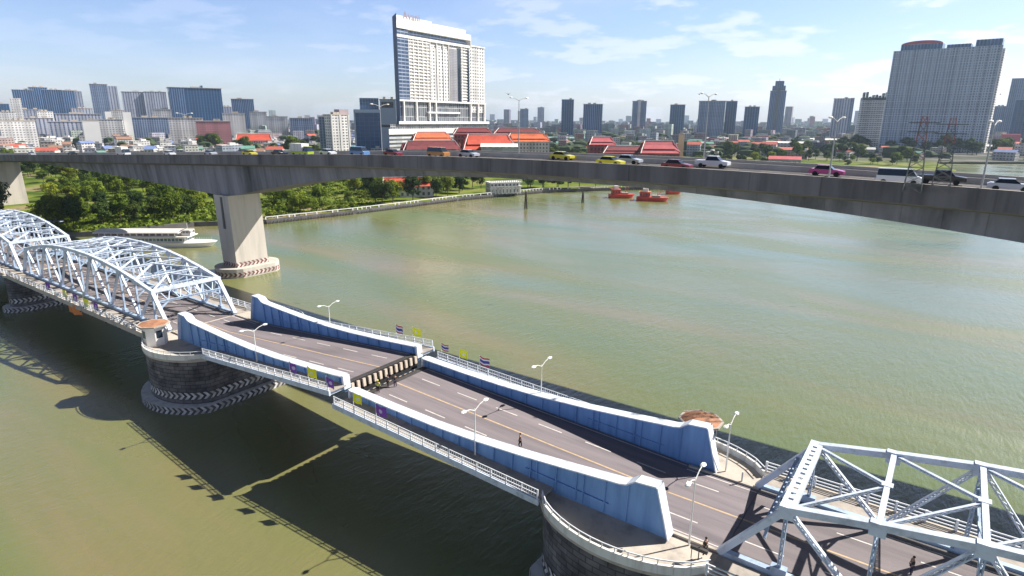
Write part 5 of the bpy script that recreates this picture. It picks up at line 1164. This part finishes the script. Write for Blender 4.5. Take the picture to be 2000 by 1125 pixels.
# low houses, each its own thing
tints = [((.66, .64, .62), 'white'), ((.50, .48, .46), 'grey'), ((.46, .40, .34), 'beige'), ((.34, .38, .48), 'bluish'), ((.42, .30, .27), 'brown')]
wallm_ = {n: facade('house_' + n, c, (.06, .06, .07), 3.4, 3.1, (.22, .78), (.3, .78), wvar=.5) for c, n in tints}
roofs = {'white': mat('roof_white', (.62, .60, .58), .8, 0, .15, .3), 'grey': mat('roof_grey', (.33, .32, .32), .8, 0, .2, .3), 'red': mat('roof_red', (.42, .10, .07), .8, 0, .2, .3), 'blue': mat('roof_blue', (.16, .22, .42), .7, 0, .2, .3), 'green': mat('roof_green', (.12, .28, .22), .7, 0, .2, .3), 'brown': mat('roof_brown', (.28, .16, .11), .8, 0, .2, .3)}
hrnd = random.Random(11); placed = []
def house(p, w_, d_, h_, wn, rn, label, group):
    T = thing('low_house', label, 'house', (p.x, p.y, 1.8), facing(p, hrnd.uniform(-.5, .5)), group)
    m = MB(); m.box(-w_ / 2, w_ / 2, -d_ / 2, d_ / 2, 0, h_); m.build('wall', wallm_[wn], T, org=O)
    m = MB()
    if rn in ('white', 'grey'):
        m.box(-w_ / 2 - .3, w_ / 2 + .3, -d_ / 2 - .3, d_ / 2 + .3, h_, h_ + .5); x = hrnd.uniform(-.3, .1) * w_; m.box(x, x + w_ * .3, -d_ * .2, d_ * .2, h_ + .5, h_ + 2.8)
    else:
        rh = d_ * .22; 
        for s in (-1, 1): m.face([(-w_ / 2 - .5, s * (d_ / 2 + .6), h_ - .2), (w_ / 2 + .5, s * (d_ / 2 + .6), h_ - .2), (w_ / 2 + .5, 0, h_ + rh), (-w_ / 2 - .5, 0, h_ + rh)]); m.face([(s * w_ / 2, -d_ / 2, h_), (s * w_ / 2, d_ / 2, h_), (s * w_ / 2, 0, h_ + rh)])
    m.build('roof', roofs[rn], T, org=O)
cnt = 0
for i in range(2600):
    if cnt >= 292: break
    left = hrnd.random() < .70
    px = hrnd.uniform(-40, 760) if left else hrnd.uniform(960, 2040); D = (640 + 480 * hrnd.random()) if left else (720 + 560 * hrnd.random())
    p = ondist(px, 280, D)
    if any((p.x - a) ** 2 + (p.y - b) ** 2 < 14.5 ** 2 for a, b in placed): continue
    if not left and (p.y < 760 and p.x > -60): continue
    if 1480 < px < 1960 and hrnd.random() < .5: continue
    placed.append((p.x, p.y)); cnt += 1
    wn = hrnd.choice(['white', 'white', 'white', 'grey', 'beige', 'bluish', 'brown']); rn = hrnd.choice(['white', 'white', 'white', 'white', 'grey', 'grey', 'grey', 'red', 'blue', 'brown', 'green', 'white'] if left else ['white', 'grey', 'grey', 'red', 'blue', 'green'])
    side = 'left of the hotel' if left else 'right of the hotel'
    rl_ = {'white': 'flat white roof', 'grey': 'flat grey roof', 'red': 'red pitched roof', 'blue': 'blue pitched roof', 'green': 'green pitched roof', 'brown': 'brown pitched roof'}[rn]
    house(p, hrnd.uniform(8, 22), hrnd.uniform(8, 15), hrnd.choice([6, 7, 9, 10, 12, 15]) * hrnd.uniform(.85, 1.15) * (1 if left else .85), wn, rn, f'low {wn} house with {rl_} in the city {side}', f'low {wn} houses with {rl_}s {side}')
# far city mass
crnd = random.Random(5); m = MB()
for i in range(7500):
    D = 960 * (9000 / 960) ** (crnd.random() ** .85); px = crnd.uniform(-160, 2160); p = ondist(px, 240, D)
    if p.x > -40 and p.y < 1180: continue
    s = (D / 1700) ** .6; h = crnd.choice([6, 8, 10, 12, 16, 20, 28]) * crnd.uniform(.7, 1.3) * (1 + (D > 2600 and crnd.random() < .07) * crnd.uniform(.5, 2.5)) * (.75 if D < 1500 else 1) * min(1.25, s ** .35)
    g = crnd.choice([(.55, .54, .53), (.40, .40, .42), (.30, .32, .36), (.62, .60, .58), (.34, .26, .24), (.20, .22, .26), (.45, .16, .12) if crnd.random() < .3 else (.5, .5, .5)])
    if px < 640 and D < 1700: h = h * 1.25; g = (.60, .58, .57) if crnd.random() < .6 else g
    m.c = tuple(c * crnd.uniform(.8, 1.15) for c in g); m.box(-10 * s * crnd.uniform(.5, 1.6), 10 * s * crnd.uniform(.5, 1.6), -7 * s, 7 * s, 1.5, 1.8 + h, facing(p, crnd.uniform(-.5, .5)), (p.x, p.y))
o = m.build('distant_city', F_low); tag(o, 'hazy mass of small distant city buildings up to the horizon', 'city', None, 'stuff')
m = MB()
random.seed(21)
for i in range(1500):
    D = 760 * (6000 / 760) ** (random.random() ** .9); px = random.uniform(-120, 2120); p = ondist(px, 240, D)
    if p.x > -10 and p.y < 1150: continue
    r = random.uniform(4, 10) * (D / 900) ** .5; m.blob((p.x, p.y, 1.8 + r * .6), r * random.uniform(.8, 2.2), r, r * random.uniform(.7, 1.1), 7, 4, .35)
o = m.build('distant_trees', mat('far_foliage', (.035, .06, .02), .95, 0, .4, .6, dark=(.015, .03, .012), alt=(.07, .10, .03), bump=1.)); tag(o, 'dark green tree cover scattered through the distant city', 'trees', None, 'stuff')
m = MB()
for i in range(700):
    px, py = random.uniform(520, 735), random.uniform(350, 434); p = onz(px, py, 1.8)
    if not inland(p.x, p.y): continue
    for k in range(14):
        a = random.uniform(0, 6.3); c = Vector((p.x + random.gauss(0, 1.2), p.y + random.gauss(0, 1.2), 1.8 + random.uniform(.1, .9))); u = Vector((math.cos(a), math.sin(a), random.uniform(-.3, .3))) * .4; v = Vector((-math.sin(a) * .5, math.cos(a) * .5, .8)) * .35; m.face([c - u - v, c + u - v, c + u + v, c - u + v])
o = m.build('park_undergrowth', leaf_y); tag(o, 'bright green undergrowth covering the riverside park', 'undergrowth', None, 'stuff')

m = MB()
for i in range(700):
    px, py = random.uniform(60, 436), random.uniform(400, 462); p = onz(px, py, 1.8)
    if not inland(p.x - 2.5, p.y): continue
    for k in range(12):
        a = random.uniform(0, 6.3); c = Vector((p.x + random.gauss(0, 1.4), p.y + random.gauss(0, 1.4), 1.8 + random.uniform(.1, 1.6))); u = Vector((math.cos(a), math.sin(a), random.uniform(-.3, .3))) * .5; v = Vector((-math.sin(a) * .5, math.cos(a) * .5, .8)) * .4; m.face([c - u - v, c + u - v, c + u + v, c - u + v])
o = m.build('grove_undergrowth', leaf_y); tag(o, 'green undergrowth below the trees left of the concrete pier', 'undergrowth', None, 'stuff')

# birds
for i, (px, py) in enumerate(((993, 184), (1366, 184), (1954, 184))):
    p = ondist(px, py, 160); m = MB(); m.blob((p.x, p.y, p.z), .16, .35, .14, 6, 4, 0); m.face([(p.x, p.y - .15, p.z), (p.x - .9, p.y - .1, p.z + .35), (p.x - .5, p.y + .2, p.z + .2)]); m.face([(p.x, p.y - .15, p.z), (p.x + .9, p.y - .1, p.z + .3), (p.x + .5, p.y + .2, p.z + .2)])
    o = m.build('bird', dark_m); recenter(o, tuple(p)); tag(o, ['small dark bird in the sky right of the hotel', 'small dark bird in the sky above the broad slate tower', 'small dark bird beside the huge right tower'][i], 'bird')

# haze
m = MB(); m.box(-9500, 9500, -300, 11000, -4, 230)
hm = bpy.data.materials.new('haze_air'); hm.use_nodes = True; hn = hm.node_tree.nodes; hl = hm.node_tree.links; hn.remove(hn['Principled BSDF'])
pv = hn.new('ShaderNodeVolumePrincipled'); pv.inputs['Density'].default_value = .00007; pv.inputs['Color'].default_value = (.62, .80, 1, 1); pv.inputs['Anisotropy'].default_value = .2; hl.new(pv.outputs[0], hn['Material Output'].inputs['Volume'])
o = m.build('haze', hm); tag(o, 'thin blue haze over the distant city', 'haze', None, 'stuff')
for o in bpy.data.objects:
    if '_o' in o: del o['_o']
SC.cycles.volume_step_rate = 4
